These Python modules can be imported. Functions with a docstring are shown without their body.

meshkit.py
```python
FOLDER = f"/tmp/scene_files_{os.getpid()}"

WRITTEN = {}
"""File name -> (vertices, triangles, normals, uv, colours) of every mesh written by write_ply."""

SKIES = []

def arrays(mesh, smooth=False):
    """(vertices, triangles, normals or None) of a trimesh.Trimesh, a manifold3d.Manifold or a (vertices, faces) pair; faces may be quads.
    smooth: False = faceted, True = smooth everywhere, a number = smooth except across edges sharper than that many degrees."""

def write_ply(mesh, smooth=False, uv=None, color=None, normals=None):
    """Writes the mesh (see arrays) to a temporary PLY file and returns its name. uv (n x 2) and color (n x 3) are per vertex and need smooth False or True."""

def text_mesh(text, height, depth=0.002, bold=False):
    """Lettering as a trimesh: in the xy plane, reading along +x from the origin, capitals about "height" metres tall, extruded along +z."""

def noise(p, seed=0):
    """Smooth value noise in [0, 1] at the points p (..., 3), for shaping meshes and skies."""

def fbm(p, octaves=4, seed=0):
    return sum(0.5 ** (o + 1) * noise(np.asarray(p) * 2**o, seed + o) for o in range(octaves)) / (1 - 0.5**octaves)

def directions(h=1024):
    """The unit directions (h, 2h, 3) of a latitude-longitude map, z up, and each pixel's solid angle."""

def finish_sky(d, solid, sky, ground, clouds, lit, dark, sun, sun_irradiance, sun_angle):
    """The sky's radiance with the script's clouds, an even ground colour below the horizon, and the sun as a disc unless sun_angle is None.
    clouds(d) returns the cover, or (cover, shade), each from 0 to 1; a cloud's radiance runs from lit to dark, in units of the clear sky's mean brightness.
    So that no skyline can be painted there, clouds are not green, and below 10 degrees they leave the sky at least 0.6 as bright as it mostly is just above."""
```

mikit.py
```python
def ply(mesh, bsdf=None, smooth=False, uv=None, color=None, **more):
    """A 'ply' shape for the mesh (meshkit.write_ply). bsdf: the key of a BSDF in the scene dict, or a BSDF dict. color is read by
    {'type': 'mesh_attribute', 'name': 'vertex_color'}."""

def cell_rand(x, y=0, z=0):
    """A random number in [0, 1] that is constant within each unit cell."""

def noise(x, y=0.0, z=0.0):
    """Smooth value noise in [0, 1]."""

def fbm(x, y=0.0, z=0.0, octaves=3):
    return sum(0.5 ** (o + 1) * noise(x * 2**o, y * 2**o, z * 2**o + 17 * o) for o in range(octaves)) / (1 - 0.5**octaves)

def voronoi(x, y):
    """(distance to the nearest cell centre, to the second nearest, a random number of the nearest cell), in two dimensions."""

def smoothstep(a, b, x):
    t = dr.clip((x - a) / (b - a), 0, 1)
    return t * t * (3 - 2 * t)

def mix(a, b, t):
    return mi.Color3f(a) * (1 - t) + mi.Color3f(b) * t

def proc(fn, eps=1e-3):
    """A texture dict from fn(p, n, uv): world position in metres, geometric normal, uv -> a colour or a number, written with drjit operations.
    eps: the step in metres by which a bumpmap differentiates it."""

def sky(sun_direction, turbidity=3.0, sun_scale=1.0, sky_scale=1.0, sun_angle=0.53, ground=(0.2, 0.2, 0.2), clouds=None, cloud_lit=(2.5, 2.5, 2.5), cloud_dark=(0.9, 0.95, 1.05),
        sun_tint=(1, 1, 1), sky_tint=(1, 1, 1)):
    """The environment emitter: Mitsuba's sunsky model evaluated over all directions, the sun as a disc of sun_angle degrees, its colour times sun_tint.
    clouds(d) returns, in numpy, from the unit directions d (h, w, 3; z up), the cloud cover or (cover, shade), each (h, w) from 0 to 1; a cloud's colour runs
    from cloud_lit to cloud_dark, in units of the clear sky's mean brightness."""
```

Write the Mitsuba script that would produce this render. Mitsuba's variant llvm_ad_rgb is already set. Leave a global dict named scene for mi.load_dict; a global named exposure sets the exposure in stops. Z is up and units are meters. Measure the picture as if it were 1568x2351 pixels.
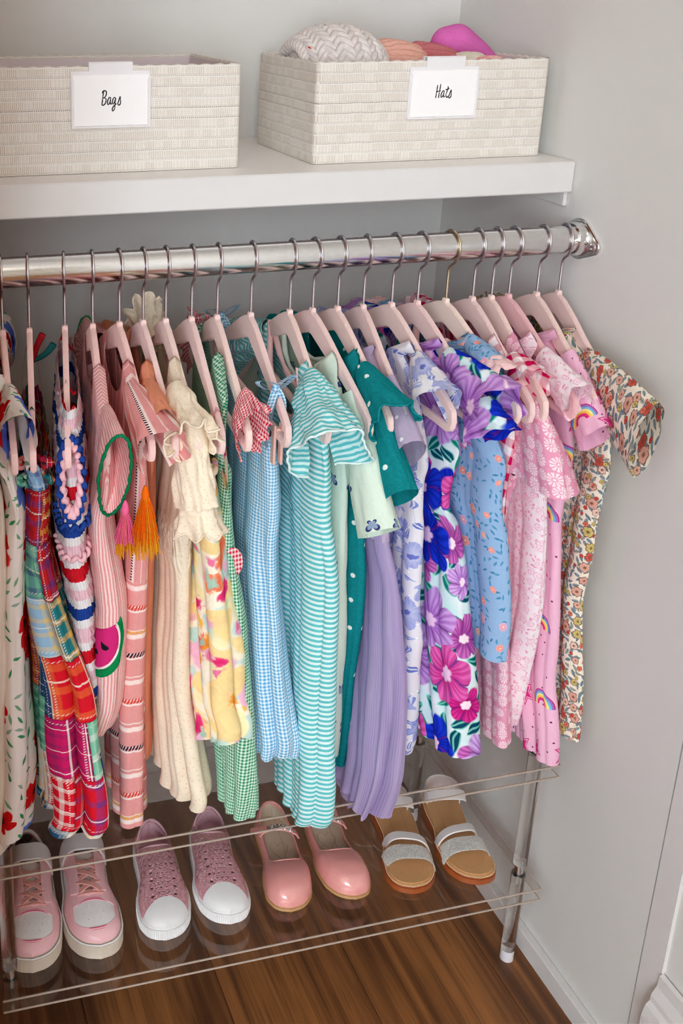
import math, random
import numpy as np, trimesh, drjit as dr, mitsuba as mi, mikit, meshkit
import manifold3d as m3d
from shapely.geometry import Polygon, LineString, Point, box as sbox
from shapely.ops import unary_union
from shapely import affinity
random.seed(4)
T = mi.ScalarTransform4f
scene, labels = {}, {}
# ---------------------------------------------------------------- camera, light, exposure
FX = 2524.9
CAM = np.array([-0.83239, -1.45909, 1.29247])
FWD = np.array([0.22527721, 0.91744102, -0.32795145])
UP = np.array([0.07854367, 0.31840721, 0.94469452])
scene['camera'] = {'type': 'perspective', 'fov': 2 * math.degrees(math.atan(784 / FX)), 'fov_axis': 'x',
                   'principal_point_offset_x': (784 - 300.904) / 1568 , 'principal_point_offset_y': (1175.5 - 840.205) / 2351,
                   'near_clip': 0.05, 'far_clip': 50.0,
                   'to_world': T().look_at(origin=CAM.tolist(), target=(CAM + FWD).tolist(), up=UP.tolist())}
exposure = 0.06
WINDOW_L = (8.9, 10.0, 10.8)
LAMP_L = (5.0, 3.2, 1.6)


# ---------------------------------------------------------------- helpers
def lin(c):
    c = np.array(c, float) / 255.0
    return np.where(c <= 0.04045, c / 12.92, ((c + 0.055) / 1.055) ** 2.4).tolist()


def rgb(c):
    return {'type': 'rgb', 'value': lin(c)}


def C3(c):
    return mi.Color3f(*lin(c))


def key(name):
    if name not in used:
        used[name] = 0
        return name
    used[name] += 1
    k = f'{name}_{used[name]:03d}'
    return k


used = {}


def thing(name, label, cat, group=None):
    k = key(name)
    labels[k] = {'label': label, 'category': cat}
    if group:
        labels[k]['group'] = group
    return k


def put(k, mesh, bsdf, smooth=30, uv=None, label=None, **more):
    scene[k] = mikit.ply(mesh, bsdf, smooth=smooth, uv=uv, **more)
    if label:
        labels[k] = {'label': label}
    return k


def part(parent, name, mesh, bsdf, smooth=30, uv=None, label=None, kind=None):
    k = key(parent + '__' + name)
    put(k, mesh, bsdf, smooth, uv, label)
    if kind:
        labels.setdefault(k, {})['kind'] = kind
    return k


def struct(name, mesh, bsdf, smooth=30):
    put(name, mesh, bsdf, smooth)
    labels[name] = {'kind': 'structure'}
    return name


def diffuse(name, col):
    scene[name] = {'type': 'twosided', 'b': {'type': 'diffuse', 'reflectance': rgb(col) if not callable(col) else mikit.proc(col)}}
    return name


def prin(name, col, rough=.5, **kw):
    scene[name] = {'type': 'twosided', 'b': {'type': 'principled', 'base_color': rgb(col) if not callable(col) else mikit.proc(col), 'roughness': rough, **kw}}
    return name


def cat(ms):
    return trimesh.util.concatenate(ms)


def bx(x0, x1, y0, y1, z0, z1, ch=0.0):
    x0, x1 = min(x0, x1), max(x0, x1)
    y0, y1 = min(y0, y1), max(y0, y1)
    if ch <= 0:
        m = trimesh.creation.box(extents=[x1 - x0, y1 - y0, z1 - z0])
        m.apply_translation([(x0 + x1) / 2, (y0 + y1) / 2, (z0 + z1) / 2])
        return m
    pts = []
    for x in (x0, x1):
        for y in (y0, y1):
            for z in (z0, z1):
                sx, sy, sz = (1 if x == x0 else -1), (1 if y == y0 else -1), (1 if z == z0 else -1)
                pts += [[x + sx * ch, y + sy * ch, z], [x + sx * ch, y, z + sz * ch], [x, y + sy * ch, z + sz * ch]]
    return trimesh.convex.convex_hull(np.array(pts))


def tube(points, radii, sides=8, closed=False, flat=None):
    """A round (or flat: (ratio, axis)) tube along a polyline, capped."""
    p = np.asarray(points, float)
    n = len(p)
    r = np.broadcast_to(np.asarray(radii, float), (n,))
    t = np.gradient(p, axis=0)
    if closed:
        t = np.roll(p, -1, 0) - np.roll(p, 1, 0)
    t /= np.linalg.norm(t, axis=1, keepdims=True) + 1e-12
    a = np.zeros_like(p)
    v = np.array([0, 0, 1.0]) if abs(t[0, 2]) < .9 else np.array([1.0, 0, 0])
    for i in range(n):
        v = v - t[i] * (v @ t[i])
        v /= np.linalg.norm(v) + 1e-12
        a[i] = v
    b = np.cross(t, a)
    an = np.arange(sides) * 2 * np.pi / sides
    V = p[:, None] + r[:, None, None] * (np.cos(an)[None, :, None] * a[:, None] + np.sin(an)[None, :, None] * b[:, None])
    V = V.reshape(-1, 3)
    F = []
    m = n if closed else n - 1
    i, j = np.meshgrid(np.arange(m), np.arange(sides), indexing='ij')
    i2 = (i + 1) % n
    q = np.stack([i * sides + j, i * sides + (j + 1) % sides, i2 * sides + (j + 1) % sides, i2 * sides + j], -1).reshape(-1, 4)
    F = np.vstack([q[:, [0, 1, 2]], q[:, [0, 2, 3]]])
    if not closed:
        k = len(V)
        V = np.vstack([V, p[0], p[-1]])
        jj = np.arange(sides)
        F = np.vstack([F, np.stack([jj * 0 + k, (jj + 1) % sides, jj], 1), np.stack([jj * 0 + k + 1, (n - 1) * sides + jj, (n - 1) * sides + (jj + 1) % sides], 1)])
    return trimesh.Trimesh(V, F, process=False)


def spline(pts, n=40):
    from scipy.interpolate import CubicSpline
    pts = np.asarray(pts, float)
    d = np.r_[0, np.cumsum(np.linalg.norm(np.diff(pts, axis=0), axis=1))]
    return CubicSpline(d, pts)(np.linspace(0, d[-1], n))


def lathe(profile, sides=32):
    """profile: (r, z) rows."""
    return trimesh.creation.revolve(np.asarray(profile, float), sections=sides)


def grid(P, uv=None, wrap=False):
    """A sheet from points (rows, cols, 3)."""
    R, C = P.shape[:2]
    m = C if wrap else C - 1
    i, j = np.meshgrid(np.arange(R - 1), np.arange(m), indexing='ij')
    j2 = (j + 1) % C
    q = np.stack([i * C + j, i * C + j2, (i + 1) * C + j2, (i + 1) * C + j], -1).reshape(-1, 4)
    return trimesh.Trimesh(P.reshape(-1, 3), np.vstack([q[:, [0, 1, 2]], q[:, [0, 2, 3]]]), process=False)


def frame_of(o, right, up):
    r, u = np.asarray(right, float), np.asarray(up, float)
    M = np.eye(4)
    M[:3, 0], M[:3, 1], M[:3, 2], M[:3, 3] = r, u, np.cross(r, u), o
    return M


def moved(m, M):
    m = m.copy()
    m.apply_transform(M)
    return m


def extrude(poly, h, ch=0.0):
    """A shapely polygon as a solid from z=0 to h with its top edge stepped in by ch."""
    polys = getattr(poly, 'geoms', [poly])
    out = []
    for g in polys:
        if g.is_empty:
            continue
        if ch > 0:
            a = trimesh.creation.extrude_polygon(g, h - ch, engine='earcut')
            b_ = g.buffer(-ch)
            out.append(a)
            for q in getattr(b_, 'geoms', [b_]):
                if not q.is_empty:
                    b = trimesh.creation.extrude_polygon(q, ch, engine='earcut')
                    b.apply_translation([0, 0, h - ch])
                    out.append(b)
        else:
            out.append(trimesh.creation.extrude_polygon(g, h, engine='earcut'))
    return cat(out)


def tri(man):
    m = man.to_mesh()
    return trimesh.Trimesh(np.array(m.vert_properties[:, :3]), np.array(m.tri_verts), process=False)


def man(m):
    m = trimesh.Trimesh(m.vertices, m.faces, process=True)
    return m3d.Manifold(m3d.Mesh(np.asarray(m.vertices, np.float32), np.asarray(m.faces, np.uint32)))


# ---------------------------------------------------------------- plain materials
def wall_col(p, n, uv):
    f = mikit.fbm(p.x * 3, p.y * 3, p.z * 3, 2) - .5
    return C3((221, 220, 217)) * (1 + f * .03)


diffuse('wall_paint', wall_col)
prin('white_paint', (220, 218, 217), .35, specular=.4)
diffuse('wall_tan', (218, 208, 195))
diffuse('ceiling_paint', (238, 236, 232))


def wood(p, n, uv):
    k = dr.floor((p.x + 0.065) / .1885)
    t = mikit.cell_rand(k, 3, 1)
    g = mikit.fbm(p.x * 95 + 7 * k, p.y * 3.2 + 3.1 * k, k, 4)
    w = mikit.noise(p.x * 14 + 2.5 * mikit.noise(p.x * 5, p.y * 1.6, k) + 5 * k, p.y * .9, k)
    fine = mikit.noise(p.x * 700, p.y * 16, k)
    c = mikit.mix(lin((86, 50, 27)), lin((154, 100, 55)), mikit.smoothstep(.25, .8, g * .6 + w * .35 + t * .12))
    c = mikit.mix(c, lin((48, 26, 15)), mikit.smoothstep(.6, .95, fine) * .35)
    return c * (.86 + .3 * t)


prin('oak_floor', wood, .42, specular=.45)
diffuse('dark_gap', (40, 27, 18))
scene['chrome'] = {'type': 'roughconductor', 'material': 'none', 'alpha': .035, 'specular_reflectance': {'type': 'rgb', 'value': [.80, .79, .78]}}
scene['hook_steel'] = {'type': 'roughconductor', 'material': 'Cr', 'alpha': .12}
scene['hook_gold'] = {'type': 'roughconductor', 'alpha': .13, 'material': 'none', 'specular_reflectance': {'type': 'rgb', 'value': [.66, .56, .40]}}
scene['acrylic'] = {'type': 'dielectric', 'int_ior': 1.49, 'ext_ior': 1.0, 'specular_transmittance': {'type': 'rgb', 'value': [.97, .955, .945]}}
scene['acrylic_cap'] = {'type': 'principled', 'base_color': rgb((226, 222, 228)), 'roughness': .15, 'specular': .6}

# ---------------------------------------------------------------- room
RX0, RY0, RZ1 = -2.9, -3.6, 2.6          # left wall, wall behind the camera, ceiling
CX0 = -.80                                 # closet's left end
struct('wall_back', bx(CX0 - .1, .1, 0, .1, 0, RZ1), 'wall_paint')
struct('wall_right', bx(0, .1, -.622, .1, 0, RZ1), 'wall_paint')
struct('wall_right_room', bx(.002, .1, RY0, -.625, 0, RZ1), 'wall_paint')
struct('trim_1', bx(-.0015, .05, -.66, -.6245, 0, RZ1, .0012), 'white_paint')
prin('walnut', (150, 90, 46), .5)
struct('wall_left_closet', bx(CX0 - .05, CX0, -.611, .1, 0, RZ1), 'walnut')
struct('wall_return', bx(RX0, -.7665, -.66, -.612, 0, RZ1, .002), 'wall_paint')
struct('wall_left_room', bx(RX0 - .1, RX0, RY0, -.6, 0, RZ1), 'wall_paint')
struct('ceiling', bx(RX0 - .1, .1, RY0 - .1, .1, RZ1, RZ1 + .08), 'ceiling_paint')
# wall behind the camera with a window opening
WX0, WX1, WZ0, WZ1 = -2.8, -1.15, .55, 2.3
struct('wall_rear', cat([bx(RX0, WX0, RY0 - .1, RY0, 0, RZ1), bx(WX1, .1, RY0 - .1, RY0, 0, RZ1), bx(WX0, WX1, RY0 - .1, RY0, 0, WZ0), bx(WX0, WX1, RY0 - .1, RY0, WZ1, RZ1)]), 'wall_tan')
fr = [bx(WX0, WX0 + .05, RY0 - .06, RY0 + .02, WZ0, WZ1), bx(WX1 - .05, WX1, RY0 - .06, RY0 + .02, WZ0, WZ1), bx(WX0, WX1, RY0 - .06, RY0 + .02, WZ0, WZ0 + .05), bx(WX0, WX1, RY0 - .06, RY0 + .02, WZ1 - .05, WZ1),
      bx((WX0 + WX1) / 2 - .025, (WX0 + WX1) / 2 + .025, RY0 - .06, RY0 + .02, WZ0, WZ1)]
struct('window_1', cat(fr), 'white_paint')
pane = grid(np.array([[[WX0, RY0 - .05, WZ1], [WX1, RY0 - .05, WZ1]], [[WX0, RY0 - .05, WZ0], [WX1, RY0 - .05, WZ0]]]))
if pane.face_normals[0, 1] < 0:
    pane.invert()
scene['window_1__pane'] = {**mikit.ply(pane, 'white_paint'), 'emitter': {'type': 'area', 'radiance': {'type': 'rgb', 'value': list(WINDOW_L)}}}
# ceiling lamp
LX, LY = -.75, -2.0
lamp = thing('ceiling_lamp', 'round white flush ceiling lamp in the room in front of the closet', 'lamp')
part(lamp, 'base', moved(lathe([[0, 0], [.27, 0], [.27, .03], [0, .03]], 40), T().translate([LX, LY, RZ1 - .03]).matrix), 'white_paint')
dm = moved(lathe([[0, 0], [.1, .004], [.19, .018], [.235, .04], [.25, .06], [0, .06]], 40), T().translate([LX, LY, RZ1 - .092]).matrix)
k = part(lamp, 'diffuser', dm, 'white_paint', smooth=40)
scene[k]['emitter'] = {'type': 'area', 'radiance': {'type': 'rgb', 'value': list(LAMP_L)}}

# floor: boards running out of the closet, dark joints between them
struct('floor', bx(RX0 - .1, .1, RY0 - .1, .1, -.05, -.0035), 'dark_gap')
PW = .1885
for i in range(-1, 16):
    x1 = -.065 - (i - 1) * PW - PW + .0004
    x0 = x1 + PW - .0008
    if x1 < RX0 - .1:
        break
    x0, x1 = min(x0, -.0005), x1
    rng = random.Random(i)
    cuts = [0.0 - .0005, -rng.uniform(.9, 1.9), RY0]
    if i in (2, 3):
        cuts[1] = -1.3
    for a, b in zip(cuts[:-1], cuts[1:]):
        part('floor', 'plank', bx(x1, x0, b + .0003, a - .0003, -.012, 0, .0004), 'oak_floor', smooth=False)

# baseboards
struct('baseboard_right', bx(-.012, .0, -.621, -.001, .0002, .0325, .0015), 'white_paint')
bb = Polygon([(0, 0), (-.014, 0), (-.014, .05), (-.012, .056), (-.0085, .06), (-.0085, .064), (-.005, .072), (-.004, .082), (0, .084)])
m = extrude(bb, .785)
m.apply_transform(np.array([[0, 0, -1, -.013], [1, 0, 0, 0], [0, 1, 0, .0002], [0, 0, 0, 1.0]]))
m.invert() if m.volume < 0 else None
struct('baseboard_back', m, 'white_paint', smooth=False)
bb = Polygon([(0, 0), (-.02, 0), (-.02, .15), (-.017, .165), (-.012, .17), (-.012, .178), (-.006, .19), (-.005, .205), (0, .207)])
m = extrude(bb, 2.9)
m.apply_transform(np.array([[1, 0, 0, 0], [0, 0, -1, -.66], [0, 1, 0, .0002], [0, 0, 0, 1.0]]))
m.invert() if m.volume < 0 else None
struct('baseboard_room', m, 'white_paint', smooth=False)

# ---------------------------------------------------------------- closet shelf and rod
SZ, SY = 1.0923, -.3032
sh = thing('closet_shelf', 'long white painted shelf board above the hanging rod', 'shelf')
part(sh, 'board', bx(CX0 + .002, -.001, SY, -.0015, SZ - .0371, SZ, .0015), 'white_paint', smooth=False)
part(sh, 'cleat', bx(-.006, -.0005, SY + .008, -.0015, SZ - .0371 - .018, SZ - .0375, .001), 'wall_paint', smooth=False)
YR, ZR, RR = -.3286, 1.0041, .0165
rod = thing('closet_rod', 'polished chrome hanging rod fixed to the right wall', 'clothes rod')
rx = np.linspace(CX0 + .003, -.004, 2)
m = trimesh.creation.cylinder(radius=RR, segment=[[CX0 + .003, YR, ZR], [-.0035, YR, ZR]], sections=64)
part(rod, 'pole', m, 'chrome', smooth=40)
# flange: a rounded triangle plate with a raised cup and two screws
pl = unary_union([Point(0, 0).buffer(.0245), Point(-.031, -.004).buffer(.0095), Point(.031, -.004).buffer(.0095)]).convex_hull.buffer(.003).buffer(-.003)
fl = extrude(pl, .0035, .0012)
Mw = np.array([[0, 0, -1, -.0002], [1, 0, 0, YR], [0, 1, 0, ZR], [0, 0, 0, 1.0]])
cup = lathe([[RR + .0004, .002], [RR + .0045, .002], [RR + .0038, .008], [RR + .0022, .0125], [RR + .0004, .0125]], 48)
fl = moved(fl, Mw)
if fl.volume < 0:
    fl.invert()
fk = part(rod, 'flange', fl, 'chrome', smooth=30)
c2 = moved(cup, Mw)
c2.invert() if c2.volume < 0 else None
part(fk, 'collar', c2, 'chrome', smooth=40)
for s in (-1, 1):
    sc = lathe([[0, .0036], [.0052, .0036], [.0046, .0052], [.003, .0062], [.0014, .0058], [0, .005]], 20)
    sc.apply_translation([s * .031, -.004, 0])
    sc = moved(sc, Mw)
    sc.invert() if sc.volume < 0 else None
    part(fk, 'screw', sc, 'hook_steel', smooth=30)
scene['acrylic_sheet'] = {'type': 'thindielectric', 'int_ior': 1.49, 'ext_ior': 1.0, 'specular_transmittance': {'type': 'rgb', 'value': [.97, .955, .945]}}
scene['acrylic_edge'] = {'type': 'principled', 'base_color': rgb((176, 160, 147)), 'roughness': .15, 'specular': .8}
# ---------------------------------------------------------------- hangers
def buf(pts, w):
    """Outline of a stroke whose width varies along it."""
    return unary_union([unary_union([Point(pts[i]).buffer(w[i] / 2, 10), Point(pts[i + 1]).buffer(w[i + 1] / 2, 10)]).convex_hull for i in range(len(pts) - 1)])


def arm_drop(a):
    return np.interp(np.abs(a), [0, .012, .03, .05, .07, .085, .11, .14, .155, .17], [0, .003, .011, .021, .032, .039, .052, .067, .076, .1])


HX = [-.697, -.668, -.629, -.598, -.568, -.541, -.515, -.485, -.455, -.415, -.368, -.340, -.309, -.277, -.241, -.208, -.171, -.136, -.111, -.088, -.05, -.02]
HYAW = [-4.4, -8.4, -10, -7, -1, -2, -3, -4.5, -5, -4, -5, 2, -1, -6, 1, 2, 4, -3, -6, -1, -6, -8]
ZT = .938
# half outline in (a, z) below the body's top
pa = np.array([0, .012, .03, .05, .07, .09, .115, .14, .150])
top = -arm_drop(pa)
wid = np.array([.026, .026, .025, .0225, .019, .016, .0135, .012, .011])
ctr = np.stack([pa, top - wid / 2 + [0, 0, 0, 0, 0, 0, 0, 0, 0]], 1)
half = buf(ctr, wid)
tip = buf(np.array([[.150, -.0785], [.1525, -.087], [.150, -.0945], [.143, -.0975], [.12, -.0965], [.0, -.0965]]), np.array([.011, .0105, .010, .0095, .0085, .008]))
half = unary_union([half, tip, sbox(-.0045, -.01, .0045, .004)])
outline = unary_union([half, affinity.scale(half, -1, 1, origin=(0, 0))]).buffer(.002).buffer(-.004).buffer(.002).simplify(.0003)


def plate(poly, th, ch):
    out = []
    for inset, h in ((0, th / 2 - ch), (ch * .35, th / 2 - ch * .35), (ch, th / 2)):
        g = poly.buffer(-inset)
        m = trimesh.creation.extrude_polygon(g, 2 * h, engine='earcut')
        m.apply_translation([0, 0, -h])
        out.append(man(m))
    r = out[0]
    for o in out[1:]:
        r = r + o
    return tri(r)


HBODY = plate(outline, .0064, .0017)
R0 = RR + .0016
hk = [(0, -.002), (0, .02), (0, .034), (.001, .0405), (.006, .0460), (.0122, .0505)]
zc = ZR - ZT
for d in np.radians(np.arange(-30, 205, 12)):
    hk.append((math.cos(d) * (R0 + .0004), zc + math.sin(d) * (R0 + .0004)))
hk2 = spline([(a, b, 0) for a, b in hk[:6]] + [(a, b, 0) for a, b in hk[6:]], 90)
HOOK = tube(hk2, .0016, 8)
velvets = {'velvet_a': (238, 212, 206), 'velvet_b': (236, 208, 205), 'velvet_c': (240, 204, 200), 'velvet_d': (243, 222, 212), 'velvet_e': (230, 186, 190)}
for n_, c_ in velvets.items():
    prin(n_, c_, .9, sheen=.6, specular=.15)
HFR = []
order_words = ['leftmost', 'second from the left', 'third from the left', 'fourth from the left', 'fifth from the left', 'sixth from the left', 'seventh from the left', 'eighth from the left']
carry = ['red poppy print dress', 'patchwork plaid dress', 'shirred rainbow stripe dress', 'pink seersucker dress with the watermelon pocket', 'pink striped dress with tassels', 'peach top', 'cream ruffled dress',
         'watercolour floral romper', 'green gingham dress', 'blue seersucker set', 'aqua striped dress', 'mint butterfly tee', 'teal dotted dress', 'lavender dotted top with tulle skirt', 'blue toile dress',
         'tropical flower dress', 'light blue ditsy floral dress', 'red and pink gingham piece', 'pink daisy swing top', 'white dress with pink toile roses', 'pink rainbow and star dress', 'cream garden floral dress']
for i in range(22):
    ps = math.radians(HYAW[i])
    ea, eb = np.array([math.sin(ps), -math.cos(ps), 0]), np.array([math.cos(ps), math.sin(ps), 0])
    HFR.append((np.array([HX[i], YR, 0.0]), ea, eb))
    hcol = ['pink', 'pink', 'pink', 'pink', 'pink', 'pale pink', 'pale pink', 'pale pink', 'pink'][i] if i < 9 else 'dusty pink' if i == 19 else 'ivory pink' if i == 16 else 'pale pink'
    t = thing('hanger', f"{hcol} velvet hanger with a {'gold' if i == 16 else 'chrome'} hook carrying the {carry[i]}", 'hanger', 'velvet hangers on the rod')
    M = np.eye(4)
    # plate's x -> a, y -> z, z -> b
    M[:3, 0], M[:3, 1], M[:3, 2], M[:3, 3] = ea, [0, 0, 1], np.cross(ea, [0, 0, 1]), [HX[i], YR, ZT]
    vm = 'velvet_e' if i == 19 else 'velvet_d' if i in (16,) else 'velvet_c' if i < 5 else ['velvet_a', 'velvet_b'][i % 2]
    if i == 0:
        BODYD, HOOKD = mikit.ply(HBODY, vm, smooth=35), mikit.ply(HOOK, 'hook_steel', smooth=60)
    scene[t + '__body'] = {**BODYD, 'bsdf': {'type': 'ref', 'id': vm}, 'to_world': T(M)}
    # hooks: the open end points to the back, so the bend bulges to the front
    scene[t + '__hook'] = {**HOOKD, 'bsdf': {'type': 'ref', 'id': 'hook_gold' if i == 16 else 'hook_steel'}, 'to_world': T(M)}
    labels[t + '__hook'] = {'label': 'gold hook' if i == 16 else 'chrome hook'}
# ---------------------------------------------------------------- acrylic shoe rack
KX0, KX1, KY0, KY1 = -.7455, -.0239, -.4647, -.117
KZ = [.1503, .3501]
KT = .0175
rack = thing('shoe_rack', 'clear acrylic two tier shoe rack standing on the wood floor', 'shoe rack')
for z in KZ:
    sf = part(rack, 'shelf', bx(KX0, KX1, KY0, KY1, z - KT, z), 'acrylic_sheet', smooth=False)
    for yy, zz in ((KY0, z), (KY0, z - KT)):
        part(sf, 'edge', bx(KX0, KX1, yy - .0012, yy + .0012, zz - .0012, zz + .0012, .0006), 'acrylic_edge', smooth=False)
    for zz in (z, z - KT):
        part(sf, 'edge', bx(KX1 - .0007, KX1 + .0007, KY0, KY1, zz - .0007, zz + .0007, .0003), 'acrylic_edge', smooth=False)
LR = .0092
for lx in (KX0 + .0135, KX1 - .0136):
    for ly in (KY0 + .033, KY1 - .033):
        lg = part(rack, 'leg', trimesh.creation.cylinder(radius=LR, segment=[[lx, ly, .0185], [lx, ly, KZ[0] - .0006]], sections=28), 'acrylic', smooth=40)
        part(lg, 'foot', trimesh.creation.cylinder(radius=LR, segment=[[lx, ly, 0.0002], [lx, ly, .018]], sections=28), 'acrylic_cap', smooth=40)
        l2 = part(rack, 'leg', trimesh.creation.cylinder(radius=LR, segment=[[lx, ly, KZ[0] + .0165], [lx, ly, KZ[1] - .0006]], sections=28), 'acrylic', smooth=40)
        part(l2, 'connector', lathe([[.0, .0], [.0062, .0], [.0062, .0155], [.0, .0155]], 20).apply_translation([lx, ly, KZ[0] + .0004]), 'chrome', smooth=40)
        part(rack, 'cap', lathe([[0, 0], [.0075, 0], [.0075, .004], [.006, .006], [.005, .016], [0, .0165]], 24).apply_translation([lx, ly, KZ[1] + .0004]), 'chrome', smooth=40)
# ---------------------------------------------------------------- cloth patterns (u across, v down, in metres on the cloth)
ss, mixc = mikit.smoothstep, mikit.mix
cr = mikit.cell_rand


def sel(m, a, b):
    return dr.select(m, a, b)


def cells(u, v, cell, seed, jit=.6):
    """(distance and angle to the nearest motif centre in units of the cell, its random number)."""
    x, y = mi.Float(u) / cell, mi.Float(v) / cell
    best, bx_, by_, idr = mi.Float(9), mi.Float(0), mi.Float(0), mi.Float(0)
    fx, fy = dr.floor(x), dr.floor(y)
    for a in (-1, 0, 1):
        for b in (-1, 0, 1):
            cx, cy = fx + a, fy + b
            px = x - (cx + .5 + jit * (cr(cx, cy, seed) - .5))
            py = y - (cy + .5 + jit * (cr(cx, cy, seed + 1) - .5))
            d = px * px + py * py
            m = d < best
            best = sel(m, d, best)
            bx_, by_ = sel(m, px, bx_), sel(m, py, by_)
            idr = sel(m, cr(cx, cy, seed + 2), idr)
    return dr.sqrt(best), dr.atan2(by_, bx_) + idr * 40, idr


def pick(t, cols):
    """One of the colours, by a random number in [0, 1]."""
    out = C3(cols[0])
    for i, c in enumerate(cols[1:], 1):
        out = sel(t > i / len(cols), C3(c), out)
    return out


def flowers(c, u, v, cell, seed, r, n, cols, dark=None, heart=None, prob=1., depth=.35, jit=.6, streak=0., rag=0., line=None, vary=.3, soft=.06, vein=None):
    d, a, i = cells(u, v, cell, seed, jit)
    j = dr.abs(i * 7.31 - dr.floor(i * 7.31))
    R = r / cell * (1 - depth + depth * dr.sqrt(dr.abs(dr.cos(a * n / 2)))) * (1 - vary + vary * 2 * j)
    if rag:
        R *= 1 + rag * (mikit.noise(u / cell * 9, v / cell * 9, seed) - .5)
    q = d / R
    m = sel(i < prob, ss(1 + soft, 1 - soft, q), 0.)
    k = dr.abs(i * 3.77 - dr.floor(i * 3.77))
    col = pick(k, cols)
    if dark is not None:
        st = ss(.95, .15, q) * .75
        if streak:
            st = dr.clip(st + streak * (dr.abs(dr.sin(a * n * 2.0)) - .5) * q, 0, 1)
        col = mixc(col, pick(k, dark), st)
    if line is not None:
        col = mixc(col, C3(line), ss(.78, .9, q))
    if vein is not None:
        col = mixc(col, C3(vein), ss(.30, .12, dr.abs(dr.cos(a * n / 2))) * ss(.2, .5, q) * .8)
    if heart is not None:
        col = mixc(col, C3(heart), ss(.3, .2, q))
    return mixc(c, col, m)


def leaves(c, u, v, cell, seed, r, cols, prob=1., thin=.3, jit=.7, line=None):
    d, a, i = cells(u, v, cell, seed, jit)
    d = d * cell
    ca, sa = dr.cos(a), dr.sin(a)
    e = dr.sqrt(dr.square(d * ca / r) + dr.square(d * sa / (r * thin * dr.maximum(.15, 1 - .8 * dr.square(d * ca / r)))))
    col = pick(dr.abs(i * 5.3 - dr.floor(i * 5.3)), cols)
    if line is not None:
        col = mixc(col, C3(line), ss(.25, .1, dr.abs(d * sa) / (r * thin)) + ss(.75, .9, e))
    return mixc(c, col, sel(i < prob, ss(1.1, .9, e), 0.))


def dots(c, u, v, cell, r, col, seed=3, jit=.25):
    d, a, i = cells(u, v, cell, seed, jit)
    return mixc(c, C3(col), ss(r * 1.12, r * .88, d * cell))


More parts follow.
